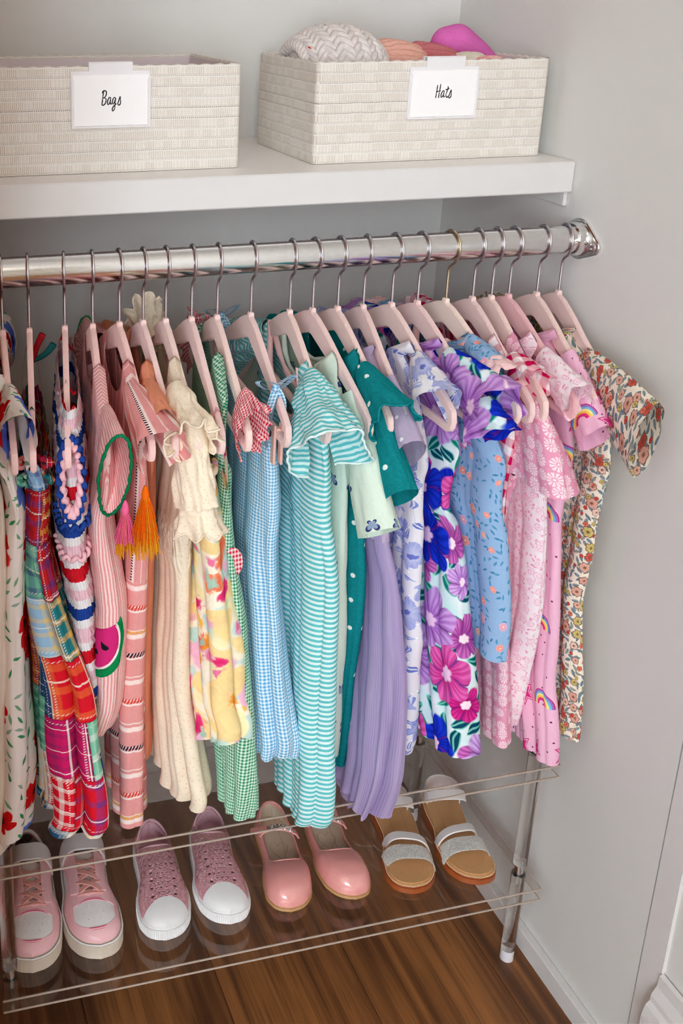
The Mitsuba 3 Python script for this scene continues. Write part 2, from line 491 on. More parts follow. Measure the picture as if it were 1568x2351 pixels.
def stripe(x, period, duty=.5, soft=.08):
    f = x / period
    f = dr.abs(f - dr.floor(f) - .5) * 2      # 0 at the middle of the stripe
    return ss(duty + soft, duty - soft, f)


def weave(u, v, amt=.06, s=900.):
    return 1 + amt * (mikit.noise(u * s, v * s * .35, 1) + mikit.noise(u * s * .35, v * s, 2) - 1)


def gingham(u, v, p, lo, hi, tilt=0.):
    a, b = stripe(u + tilt * v, p), stripe(v - tilt * u, p)
    return mixc(C3(hi), C3(lo), (a + b) * .5)


def f_poppy(p, n, uv):
    u, v = uv.x, uv.y
    c = C3((236, 226, 220)) * 1.0
    c = leaves(c, u, v, .014, 11, .007, [(70, 140, 96), (120, 165, 130), (150, 175, 160)], .5, .28)
    c = flowers(c, u, v, .062, 21, .019, 5, [(206, 26, 30), (196, 20, 26), (214, 44, 36), (200, 30, 34), (206, 26, 30), (90, 116, 200)], [(170, 16, 20), (210, 34, 30), (190, 30, 26), (170, 16, 20), (190, 30, 26), (60, 80, 170)], (70, 30, 30), .9, .4, .7, .4, .5)
    return c


def f_patch(p, n, uv):
    u, v = uv.x + .012 * mikit.noise(uv.x * 9, uv.y * 9), uv.y
    row = dr.floor(v / .066)
    x = u / .052 + cr(row, 9)
    cx = dr.floor(x)
    i, j = cr(cx, row, 5), cr(cx, row, 6)
    base = pick(i, [(208, 28, 44), (38, 120, 128), (236, 112, 34), (196, 30, 96), (150, 190, 220), (226, 226, 214), (190, 36, 40), (40, 84, 120), (120, 190, 160), (226, 140, 150)])
    other = pick(j, [(250, 190, 60), (60, 60, 130), (235, 120, 60), (240, 240, 232), (30, 110, 90), (120, 40, 90), (240, 200, 90)])
    per = .012 + .012 * cr(cx, row, 7)
    a, b = stripe(u + .3 * j, per, .32), stripe(v + .3 * i, per, .32)
    c = mixc(base, other, (a + b) * .38)
    c = mixc(c, C3((244, 236, 226)), (stripe(u + i, per * 2, .04, .02) + stripe(v, per * 2, .04, .02)) * .7)
    fx, fy = dr.abs(x - cx - .5), dr.abs(v / .066 - row - .5)
    c = c * (1 - .45 * dr.maximum(ss(.47, .5, fx), ss(.475, .5, fy)))
    st = dr.maximum(ss(.4, .415, fy) * ss(.44, .425, fy), ss(.4, .42, fx) * ss(.45, .43, fx)) * stripe(u + v, .003, .5)
    return mixc(c, C3((240, 232, 226)), st * .6)


def f_rainbow(p, n, uv):
    u, v = uv.x, uv.y + .0012 * (mikit.noise(uv.x * 700, 3.) - .5) + .004 * dr.sin(uv.x * 60)
    t = v / .1
    t = t - dr.floor(t)
    W, K, R, B = (238, 234, 236), (238, 196, 208), (206, 30, 44), (36, 68, 150)
    c = C3(W)
    for lo, hi, col in ((.02, .2, K), (.3, .46, R), (.56, .68, K), (.78, .92, B)):
        c = sel((t > lo) & (t < hi), C3(col), c)
    return c * (.9 + .1 * dr.sin(u * 2300) * .8)


def f_seersucker(p, n, uv):
    u, v = uv.x, uv.y
    s = stripe(u + .0006 * mikit.noise(v * 120, u * 30), .0036, .5, .15)
    return mixc(C3((226, 150, 152)), C3((244, 214, 210)), s) * weave(u, v, .08, 1200)


def f_tassel(p, n, uv):
    u, v = uv.x, uv.y
    base = C3((224, 152, 150))
    a = dr.maximum(stripe(u, .021, .22, .05), stripe(u + .006, .0105, .1, .05) * .8)
    top = mixc(base, C3((246, 228, 222)), a * .9)
    top = mixc(top, C3((40, 34, 46)), ss(.0014, .0010, dr.abs(u + .012)) * stripe(v, .0034, .5))
    vv = v + .003 * mikit.noise(u * 40, 1.)
    b = dr.maximum(dr.maximum(stripe(vv, .031, .09, .03), stripe(vv + .006, .031, .05, .02)), stripe(vv + .013, .062, .07, .03))
    low = mixc(base, C3((246, 228, 222)), b * .9)
    dash = stripe(u + .4 * v, .0034, .55)
    low = mixc(low, C3((206, 70, 56)), stripe(vv + .02, .124, .05, .01) * dash)
    low = mixc(low, C3((40, 34, 46)), stripe(vv + .082, .124, .05, .01) * dash)
    low = mixc(low, C3((226, 170, 70)), stripe(vv + .05, .248, .018, .005) * dash)
    return mixc(top, low, ss(.255, .257, v)) * weave(u, v, .05)


def f_peach(p, n, uv):
    return C3((224, 146, 116)) * (.92 + .16 * mikit.noise(uv.x * 260, uv.y * 50, 4))


def f_cream(p, n, uv):
    u, v = uv.x, uv.y
    c = C3((240, 226, 204))
    c = dots(c, u, v, .0052, .0007, (230, 204, 168), 31, .8)
    return c * (1 + .1 * (mikit.fbm(u * 130, v * 130, 2., 3) - .5))


def f_water(p, n, uv):
    u, v = uv.x, uv.y
    x, y = u + .02 * (mikit.noise(u * 50, v * 50, 8.) - .5), v + .02 * (mikit.noise(u * 50, v * 50, 18.) - .5)
    c = C3((248, 238, 216))
    for i, (col, s) in enumerate((((248, 234, 182), 52.), ((188, 222, 216), 60.), ((240, 180, 208), 57.), ((248, 216, 146), 66.))):
        c = mixc(c, C3(col), ss(.57, .69, mikit.noise(x * s, y * s, 20. + 7 * i)) * .9)
    c = flowers(c, x, y, .034, 47, .0105, 4, [(232, 70, 130), (240, 140, 100), (236, 130, 186), (242, 168, 70)], [(212, 30, 96), (230, 90, 60), (216, 70, 150), (232, 124, 40)], None, .55, .35, .9, .3, .9, None, .4, .3)
    c = flowers(c, x + .015, y + .01, .027, 57, .0065, 3, [(170, 200, 182), (246, 196, 96), (232, 120, 160)], None, None, .5, .4, .9, 0, .9, None, .4, .4)
    return c * (.94 + .12 * mikit.noise(x * 300, y * 300, 3.))


def f_green(p, n, uv):
    return gingham(uv.x, uv.y, .0038, (12, 128, 86), (214, 238, 222), .12)


def f_red(p, n, uv):
    return gingham(uv.x, uv.y, .0036, (196, 30, 62), (250, 218, 220), .1)


def f_blue(p, n, uv):
    u, v = uv.x + .0007 * mikit.noise(uv.x * 90, uv.y * 70), uv.y + .0007 * mikit.noise(uv.x * 70, uv.y * 90, 4.)
    return gingham(u, v, .0039, (84, 160, 208), (226, 240, 248))


def f_aqua(p, n, uv):
    u, v = uv.x, uv.y + .002 * dr.sin(uv.x * 40)
    return mixc(C3((214, 238, 238)), C3((98, 190, 196)), stripe(v, .0060, .5, .12)) * weave(u, v, .05)


def f_mint(p, n, uv):
    u, v = uv.x, uv.y
    d, a, i = cells(u, v, .05, 61, .8)
    d = d * .05
    # a butterfly: four wing lobes either side of a dark body
    w = .0092 * (.12 + .88 * dr.abs(dr.sin(2 * a + .35 * dr.cos(a))) ** .7) * (.8 + .2 * dr.sin(a))
    q = d / dr.maximum(w, .0008)
    col = sel(i > .8, C3((236, 150, 80)), C3((52, 60, 116)))
    line = dr.maximum(ss(.62, .8, q), ss(.3, .0, dr.abs(dr.sin(a * 6))))
    c = mixc(C3((216, 232, 218)), mixc(C3((150, 170, 200)), col, line), sel(i < .85, ss(1.08, .95, q), 0.))
    return c * weave(u, v, .03)


def f_teal(p, n, uv):
    return dots(C3((22, 128, 134)) * (.9 + .2 * mikit.noise(uv.x * 500, uv.y * 500)), uv.x, uv.y, .034, .0029, (236, 240, 236), 5, .5)


def f_lav(p, n, uv):
    return dots(C3((188, 172, 200)) * weave(uv.x, uv.y, .04), uv.x, uv.y, .03, .0022, (246, 242, 246), 7, .4)


def f_tulle(p, n, uv):
    u, v = uv.x, uv.y
    m = stripe(u + .002 * mikit.noise(v * 30, 2.), .0021, .5, .3) * .5 + mikit.noise(u * 220, v * 12, 5.) * .8
    return mixc(C3((176, 154, 208)), C3((206, 190, 226)), m)


def f_toile(p, n, uv):
    u, v = uv.x, uv.y
    x, y = u + .006 * (mikit.noise(u * 120, v * 120, 1.) - .5), v + .006 * (mikit.noise(u * 120, v * 120, 7.) - .5)
    c = C3((232, 230, 238))
    c = leaves(c, x, y, .015, 71, .0085, [(134, 146, 212), (168, 176, 224), (112, 124, 200)], .75, .42, .8, (226, 228, 240))
    return flowers(c, x, y, .036, 77, .0155, 6, [(160, 168, 220), (140, 150, 214)], [(206, 210, 236), (200, 206, 236)], (108, 118, 196), .75, .4, .7, .6, .4)


def f_hibiscus(p, n, uv):
    u, v = uv.x, uv.y
    x, y = u + .008 * (mikit.noise(u * 50, v * 50, 1.) - .5), v + .008 * (mikit.noise(u * 50, v * 50, 7.) - .5)
    c = mixc(C3((186, 226, 226)), C3((238, 240, 248)), mikit.noise(u * 60, v * 60, 9.))
    c = leaves(c, x, y, .024, 81, .019, [(8, 96, 100), (14, 70, 96), (20, 124, 112)], .97, .36, .8, (110, 190, 176))
    c = flowers(c, x + .031, y + .034, .062, 92, .025, 6, [(214, 50, 146), (24, 46, 190), (216, 176, 232), (206, 110, 190)], [(160, 16, 100), (10, 20, 130), (160, 84, 190), (130, 40, 130)], (250, 226, 240), .9, .3, .5, 1.3, .1, None, .2, .06, (110, 20, 110))
    return flowers(c, x, y, .076, 84, .037, 6, [(210, 176, 230), (28, 54, 200), (224, 100, 180), (204, 160, 222)], [(150, 70, 180), (12, 24, 140), (180, 20, 112), (150, 70, 176)], (238, 200, 232), .95, .36, .5, 1.15, .16, None, .12, .05, (96, 24, 120))


def f_ditsy(p, n, uv):
    u, v = uv.x, uv.y
    c = C3((150, 184, 222)) * weave(u, v, .03)
    c = leaves(c, u, v, .0068, 101, .0038, [(72, 138, 178), (86, 150, 190)], .40, .34)
    return flowers(c, u, v, .028, 105, .0050, 5, [(242, 168, 160), (240, 184, 176), (222, 176, 200)], [(236, 130, 120), (238, 150, 140), (230, 150, 170)], (250, 220, 200), .85, .2, .75)


def f_bigred(p, n, uv):
    return gingham(uv.x, uv.y, .021, (206, 22, 84), (250, 234, 238), .2)


def f_daisy(p, n, uv):
    u, v = uv.x, uv.y
    c = C3((228, 154, 182)) * weave(u, v, .03)
    d, a, i = cells(u, v, .0145, 111, .4)
    q = d * .0145 / (.0060 * (.8 + .4 * i))
    pet = ss(.35, .62, dr.abs(dr.cos(a * 5.5))) * ss(1.05, .95, q) * ss(.26, .34, q)
    c = mixc(c, C3((248, 222, 230)), dr.maximum(pet, ss(.2, .14, q)))
    return dots(c, u + .007, v + .007, .0145, .0009, (246, 214, 224), 117, .6)


def f_rose(p, n, uv):
    u, v = uv.x, uv.y
    x, y = u + .002 * (mikit.noise(u * 300, v * 300, 1.) - .5), v + .002 * (mikit.noise(u * 300, v * 300, 7.) - .5)
    c = C3((246, 232, 238))
    c = leaves(c, x, y, .0068, 121, .0036, [(226, 130, 166), (232, 160, 188), (214, 110, 150)], .72, .38, .8, (248, 230, 238))
    d, a, i = cells(x, y, .0135, 125, .6)
    q = d * .0135 / .0052
    ring_ = ss(.35, .1, dr.abs(dr.sin(q * 5.5 + a * .5))) * ss(1.05, .95, q)
    c = mixc(c, C3((246, 222, 232)), sel(i < .8, ss(1.05, .95, q), 0.))
    return mixc(c, C3((214, 108, 152)), sel(i < .8, ring_ * .85, 0.))


def f_star(p, n, uv):
    u, v = uv.x, uv.y
    c = C3((238, 186, 212)) * weave(u, v, .03)
    d, a, i = cells(u, v, .047, 131, .7)
    d = d * .047
    t = dr.abs(a / 1.2566 - dr.floor(a / 1.2566) - .5) * 2          # 0..1 between points of a five point star
    R = .0135 / (1 + 1.25 * t)
    q = d / R
    star = (i < .56)
    c = mixc(c, C3((196, 40, 120)), sel(star, ss(1.3, 1.2, q), 0.))
    c = mixc(c, C3((240, 170, 200)), sel(star, ss(1.12, 1.02, q), 0.))
    c = mixc(c, C3((214, 52, 134)), sel(star, ss(.86, .78, q), 0.))
    # rainbows: arcs over the upper half
    rb = (i > .56) & (i < .75) & (dr.sin(a - i * 40) < .1)
    k = (d - .006) / .0022
    arc = pick(dr.clip(k / 5, 0, .99), [(230, 60, 130), (246, 200, 90), (250, 236, 150), (120, 190, 220), (150, 120, 200)])
    c = sel(rb & (k > 0) & (k < 5), arc, c)
    c = sel(rb & (((k > -.5) & (k < 0)) | ((k > 5) & (k < 5.5))), C3((196, 40, 120)), c)
    # hearts and dots
    c = mixc(c, C3((206, 36, 104)), sel((i > .75) & (i < .88), ss(.0055, .0048, d * (1 + .25 * dr.sin(a))), 0.))
    return dots(c, u + .02, v + .013, .021, .0011, (110, 50, 90), 139, .9)


def f_liberty(p, n, uv):
    u, v = uv.x * 1.18, uv.y * 1.18
    c = C3((240, 230, 212))
    c = leaves(c, u, v, .0092, 141, .0064, [(150, 164, 170), (128, 148, 154), (180, 182, 160)], .95, .38, .8, (88, 104, 114))
    c = flowers(c, u, v, .0215, 145, .0074, 6, [(226, 184, 166), (206, 96, 84), (206, 192, 124), (236, 206, 190), (222, 172, 156)], [(212, 148, 130), (186, 60, 56), (184, 166, 90), (222, 178, 160), (206, 140, 126)], (132, 96, 70), .92, .3, .75, .4, .25, (128, 90, 78), .25)
    return flowers(c, u + .012, v + .014, .0155, 151, .0036, 5, [(202, 78, 66), (220, 120, 96), (200, 186, 110)], None, (130, 60, 50), .5, .3, .8, 0, 0, (126, 60, 52))


def f_pinkseer(p, n, uv):
    return C3((246, 206, 206)) * (.95 + .1 * mikit.noise(uv.x * 300, uv.y * 300))


PATS = dict(poppy=f_poppy, patchwork=f_patch, rainbow=f_rainbow, seersucker=f_seersucker, tassel_stripe=f_tassel, peach=f_peach, cream=f_cream, watercolour=f_water, green_gingham=f_green, red_gingham=f_red,
            blue_gingham=f_blue, aqua_stripe=f_aqua, mint_butterfly=f_mint, teal_dot=f_teal, lavender_dot=f_lav, tulle=f_tulle, toile=f_toile, hibiscus=f_hibiscus, ditsy=f_ditsy, big_gingham=f_bigred,
            daisy=f_daisy, rose_toile=f_rose, star=f_star, liberty=f_liberty, pink_lining=f_pinkseer)
for n_, fn_ in PATS.items():
    diffuse('cloth_' + n_, fn_)
scene['cloth_tulle']['b'] = {'type': 'principledthin', 'base_color': mikit.proc(f_tulle), 'roughness': .9, 'diff_trans': .7, 'spec_trans': 0.0, 'specular' if False else 'sheen': .4}
scene['cloth_tulle'] = scene['cloth_tulle']['b']
# ---------------------------------------------------------------- hanging clothes: front edge (a, b, z, half thickness) in millimetres
ROWS = {
    0: [(153.5, 10.6, 824.3, 12), (152.4, 13.4, 799.9, 12.7), (146.8, 13.2, 738.6, 14.4), (135.4, 8.2, 629.2, 17.2), (135.7, 4.3, 548.1, 18.9), (143.2, -1.6, 440.4, 20.7), (148.4, -6.7, 364.7, 22)],
    1: [(136.4, -9.1, 846.9, 10), (137.3, -2.4, 813.5, 11), (138, 1.2, 792.3, 11.6), (134.9, -1.5, 753.6, 12.6), (129.5, -6.1, 674.3, 14.7), (127.2, -6.4, 619.6, 16), (135.7, -7.7, 514.8, 18.8), (138.9, -7.4, 477, 19.7), (140.9, -11.1, 434.5, 20.8), (142.9, -17.6, 383.6, 22)],
    2: [(130, -0.4, 828.9, 16), (128.8, 3.8, 811.3, 15.7), (126.2, 2.7, 785.2, 15.2), (121.8, 0.4, 738.5, 14.4), (122.7, 3.8, 694.5, 16.3), (132.2, 14.9, 630.1, 22.5), (144.9, 26.2, 589.6, 25.6), (152.7, 30.4, 566.9, 27), (166.2, 32.4, 502.6, 30.3), (177.8, 39.1, 441.8, 31.4), (180.1, 39.5, 421.5, 31.8), (176, 33.2, 404.1, 32)],
    3: [(130.5, 3.3, 884.5, 12), (130.5, 3.2, 841.9, 15.3), (129.2, 5.1, 792.6, 17.8), (128.1, 5.5, 781.6, 17.7), (124.7, 2.4, 758, 17.4), (120.7, 4, 704.4, 16.8), (121.5, 7.6, 688.6, 16.6), (122.3, 10.3, 660.3, 16.3), (123.1, 13.4, 595.5, 14.2), (123.8, 15.7, 557.9, 12.5), (123.1, 14, 545.6, 12)],
    4: [(140.8, 0.9, 861.8, 10), (134.6, 1.4, 804.5, 13.3), (128.2, -2.1, 761.6, 15.6), (130.1, 0.1, 729.8, 17.1), (133.9, 4.2, 690.6, 18.9), (136.1, 6.3, 656.3, 19.4), (134.9, 5, 610.6, 19.9), (134.2, 4.4, 574.8, 19.5), (132.4, 2.6, 538.2, 18.8), (127.5, -2.9, 509.1, 18.2), (123.9, -7.3, 495.1, 18)],
    5: [(131.3, -4.2, 858.7, 10), (131.4, -2.3, 804.8, 12.2), (128.5, -1.9, 748.3, 14.4), (123.5, -3, 695.6, 16.1), (121.3, -4.1, 648.8, 16.7), (117, -6.2, 593.2, 17.3), (114, -7.7, 537.1, 18), (116.6, -8.9, 444.8, 18), (120.3, -9.4, 357.4, 18)],
    6: [(116.4, -11.5, 879.9, 8), (108, -11.7, 822.6, 9.1), (97.3, -11.5, 740.6, 10.6), (86.9, -11.5, 653.7, 12), (83.2, -13.4, 587.3, 12.3), (82.3, -14, 506.6, 12.6), (82.5, -13.8, 445.7, 12.9), (80.6, -14.9, 415, 13)],
    7: [(131.2, -4, 861, 10), (132.4, -0.6, 794.6, 13.1), (123.9, -2.8, 748.2, 15), (119.7, -3.5, 716.3, 15), (118.6, -2.5, 678.2, 15), (116.8, -1.7, 621, 15.2), (118.6, -2.7, 572.4, 17.3), (123.1, -2.3, 526.7, 19.2), (135, 0.2, 484.3, 21.2), (148.5, 2.8, 446.4, 23), (161.8, 5.5, 414.4, 24.6), (159.7, 4, 401.9, 25)],
    8: [(124.9, -7.1, 873.1, 8), (122.5, -5.4, 817.7, 12.1), (122.3, -3.9, 785.5, 14.5), (126.3, -1.7, 762.6, 15.5), (132.6, 1.2, 724.5, 16.8), (137.8, 3.4, 692.7, 17.8), (148.4, 6.1, 652.9, 20), (163.6, 9.7, 592.6, 23), (167.8, 11.3, 541.5, 23), (180, 15.8, 516.9, 23), (179.9, 15.7, 505.9, 23)],
    9: [(109.3, -14.1, 847.3, 8), (107.1, -13.3, 805.4, 9.4), (112.9, -10, 794.9, 9.9), (112.6, -8.1, 744.7, 11.6), (119.5, -4.5, 688.2, 12.8), (127.5, -1.1, 659.2, 13.4), (137.9, 3, 621, 14.1), (147.8, 3.8, 578.6, 14.8), (159.3, 4.9, 531.7, 15.7), (169.1, 6.4, 483, 16), (177.4, 7.3, 413.8, 16), (176.4, 6.4, 392.3, 16)],
    10: [(103.3, -2.4, 827, 13), (106.9, -1.5, 818.2, 13.4), (113.6, -0.3, 789.6, 14.8), (118.1, -0.5, 741.4, 16.9), (118.1, -1.7, 707.8, 17.3), (124.4, -1.3, 658.8, 17.8), (134.9, 0.5, 612.5, 18.7), (152.4, 3.6, 537.5, 20.2), (164.3, 6, 499.2, 20.6), (172, 7.5, 476.5, 20.9), (170.6, 6.6, 460, 21)],
    11: [(125.7, -4.8, 891.7, 10), (141.5, 0.5, 843.3, 12.6), (147.3, 2.3, 806, 14.5), (148.3, 2.6, 750.9, 16.4), (151.6, 3.6, 737.4, 16.6), (161.5, 6.6, 690, 17.4), (166, 7.8, 646.6, 18.1), (174.2, 6.4, 563.4, 19.9), (180.8, 5.8, 494.2, 21), (189.3, 6.7, 425.1, 21), (189.9, 6.1, 382.2, 21), (184, 4.2, 368, 21)],
    12: [(102.4, -8.4, 885, 9), (113.3, -5.9, 827.9, 10.7), (119.2, -4.5, 767.6, 12.2), (121.6, -4, 710.6, 13.2), (123.2, -3.6, 672.3, 13.9), (127.1, -2.8, 617.5, 14), (130.5, -2, 567.5, 14), (128.3, -2.2, 525.4, 13.7), (128.8, -1.3, 476.6, 12.9), (127.5, -1, 438.5, 12.4), (125.1, -1, 410.4, 12)],
    13: [(102.9, -9, 888, 9), (117.1, -4.4, 826.8, 10.7), (115.9, -3.7, 763.3, 12.4), (113.1, -4, 694.5, 13), (118.7, -2.7, 657.7, 13), (120, -2.3, 610, 13), (119.3, -2.5, 580.5, 13), (115, -3, 532.1, 13), (110.6, -3.3, 470.3, 13), (107.4, -3.4, 409.8, 13), (104.3, -3.8, 377, 13)],
    14: [(102.7, -11, 900.9, 9), (114.6, -6.1, 849.3, 10.7), (118.2, -3.6, 783.1, 12.7), (118.9, -2.3, 729.7, 13), (123.5, -0.3, 696.3, 13), (143.7, 6.3, 648.7, 13), (158.2, 8.2, 598, 15.5), (175, 9.6, 528, 19.3), (179.8, 9.6, 479.3, 20.9), (180, 8.7, 420.5, 22.4), (171.3, 5.9, 369.5, 23.5), (161.2, 3, 339.8, 24)],
    15: [(83.6, -11.3, 896, 9), (102, -7.4, 840, 11.7), (115.1, -4.6, 780.4, 14), (110.2, -5.3, 759.5, 14), (111.8, -4.4, 725.1, 14), (115.2, -3.3, 700, 14), (116.2, -2.7, 664.5, 14.1), (121.1, -2.6, 611.3, 14.9), (130.8, -1.5, 562.3, 15.8), (129.8, -1.9, 540.8, 16), (134, -1.1, 490.6, 16), (135.5, -0.8, 436.9, 16), (130.5, -1.8, 407.8, 16)],
    16: [(89.1, -9.2, 898.9, 9), (110, -4.3, 839.3, 12.4), (118.6, -2, 787.8, 15), (112.5, -2.7, 764.8, 14.8), (107.7, -3.2, 736.4, 14.6), (108, -3, 722.1, 14.5), (125.9, 0.5, 700.3, 14.3), (141, 3, 653.9, 15.2), (151.7, 3.5, 611, 18.2), (162.2, 3.9, 564.7, 21.3), (175.4, 5.1, 510.9, 22.4), (186.5, 6, 454.4, 22.8), (190.4, 6.3, 434.5, 23)],
    17: [(86.3, -8.5, 895.7, 8), (117.8, -3.4, 822.1, 14.4), (143.1, 1.2, 777.7, 15.5), (139.5, 1, 754.1, 15.7), (142.5, 1.8, 720.4, 16.1), (149.9, 2.9, 706.2, 16.3), (161.5, 4.5, 658.5, 16.8), (169.7, 5.6, 623.2, 16.8), (175.8, 6.4, 566.2, 16.2), (175.9, 6.5, 548.6, 16)],
    18: [(108, -4.3, 874.9, 8), (127.3, -0.5, 813.9, 9.3), (129, -0.2, 793.3, 9.7), (128, -0.2, 765.9, 10), (126, -0.2, 739.8, 10), (130.4, 1.7, 678.2, 10), (141.9, 4.1, 597.9, 10), (147.7, 5.1, 554, 10)],
    19: [(97.1, -9.3, 879.9, 8), (118.5, -2.4, 808.4, 9.6), (114, -1.8, 752, 10.6), (102.7, -3.4, 701.7, 11), (111.1, -0.7, 636.4, 11), (124.9, 3.1, 567, 11), (137.1, 4.8, 512.6, 11.7), (149.7, 6.4, 447.7, 12.5), (156, 7.2, 408.5, 13)],
    20: [(84.7, -9.5, 883.9, 8), (111.8, -3.7, 824, 10.5), (121.4, -1.3, 778.9, 12.1), (123.3, -0.6, 751.7, 12.3), (124.5, -0.1, 729.4, 12.5), (132.4, 1.8, 689.8, 12.9), (138.4, 2.9, 628.9, 13.8), (141.8, 3.5, 589.5, 14.5), (140.5, 3.3, 566, 14.8), (137.8, 3.1, 532.8, 14.8), (132.6, 2.8, 486, 14.5), (126.8, 2.5, 436.8, 14.2), (122.1, 2, 412.1, 14)],
    21: [(88.9, -10.2, 898.4, 8), (114.7, -3.8, 838.4, 9.6), (124.8, -0.6, 755, 10.8), (119.8, -1.2, 729.3, 10.6), (116.6, -1.4, 697.1, 10.4), (124.2, 0.8, 645.5, 10), (131.1, 1.4, 597.9, 10.8), (139.3, 2.2, 551.7, 11.5), (144.1, 2.3, 490.1, 12.4), (156.3, 3.8, 443.2, 13.1), (161.5, 4.5, 424.8, 13.4), (168, 5.1, 383.3, 14)],
    22: [(96.5, -9, 903.8, 8), (136.7, -0.6, 844.2, 9.2), (157.4, 3.8, 778.2, 10), (155.1, 3.8, 744.6, 10), (152.6, 4, 698.9, 10), (150.3, 4.8, 646.3, 10.2), (144.5, 5.1, 596, 10.6), (146.7, 6.5, 561.3, 10.8), (156.5, 8.9, 500.3, 11), (165.9, 10.5, 450.5, 11), (166.8, 10.7, 410.9, 11)],}
from scipy.interpolate import PchipInterpolator
HFR0 = (np.array([-.735, YR, 0.]), np.array([math.sin(math.radians(-4)), -math.cos(math.radians(-4)), 0]), np.array([math.cos(math.radians(-4)), math.sin(math.radians(-4)), 0]))


def hfr(k):
    return HFR0 if k == 0 else HFR[k - 1]


def world(k, a, b, z):
    o, ea, eb = hfr(k)
    P = o + np.asarray(a)[..., None] * ea + np.asarray(b)[..., None] * eb
    P[..., 2] = z
    return P


def n1(x, y=0., seed=0):
    x = np.asarray(x, float)
    return meshkit.noise(np.stack([x, x * 0 + y, x * 0 + .37], -1), seed)


def loop_samples(ah, h, nex, fine, coarse):
    """Angles round a flattened superellipse: fine steps on the face and edge that show, coarse ones behind."""
    ph = np.linspace(-np.pi, np.pi, 6001)
    x = np.sign(np.cos(ph)) * np.abs(np.cos(ph)) ** (2 / nex) * ah
    y = np.sign(np.sin(ph)) * np.abs(np.sin(ph)) ** (2 / nex) * h
    q = np.r_[0, np.cumsum(np.hypot(np.diff(x), np.diff(y)))]
    q -= np.interp(0, ph, q)
    dens = np.where((q > -ah * 1.35) & (q < ah * .55), 1 / fine, 1 / coarse)
    cum = np.r_[0, np.cumsum(np.diff(q) * (dens[1:] + dens[:-1]) / 2)]
    n = int(cum[-1])
    s = np.interp(np.linspace(0, cum[-1], n, endpoint=False), cum, np.arange(6001))
    return np.interp(s, np.arange(6001), ph), np.interp(s, np.arange(6001), q)


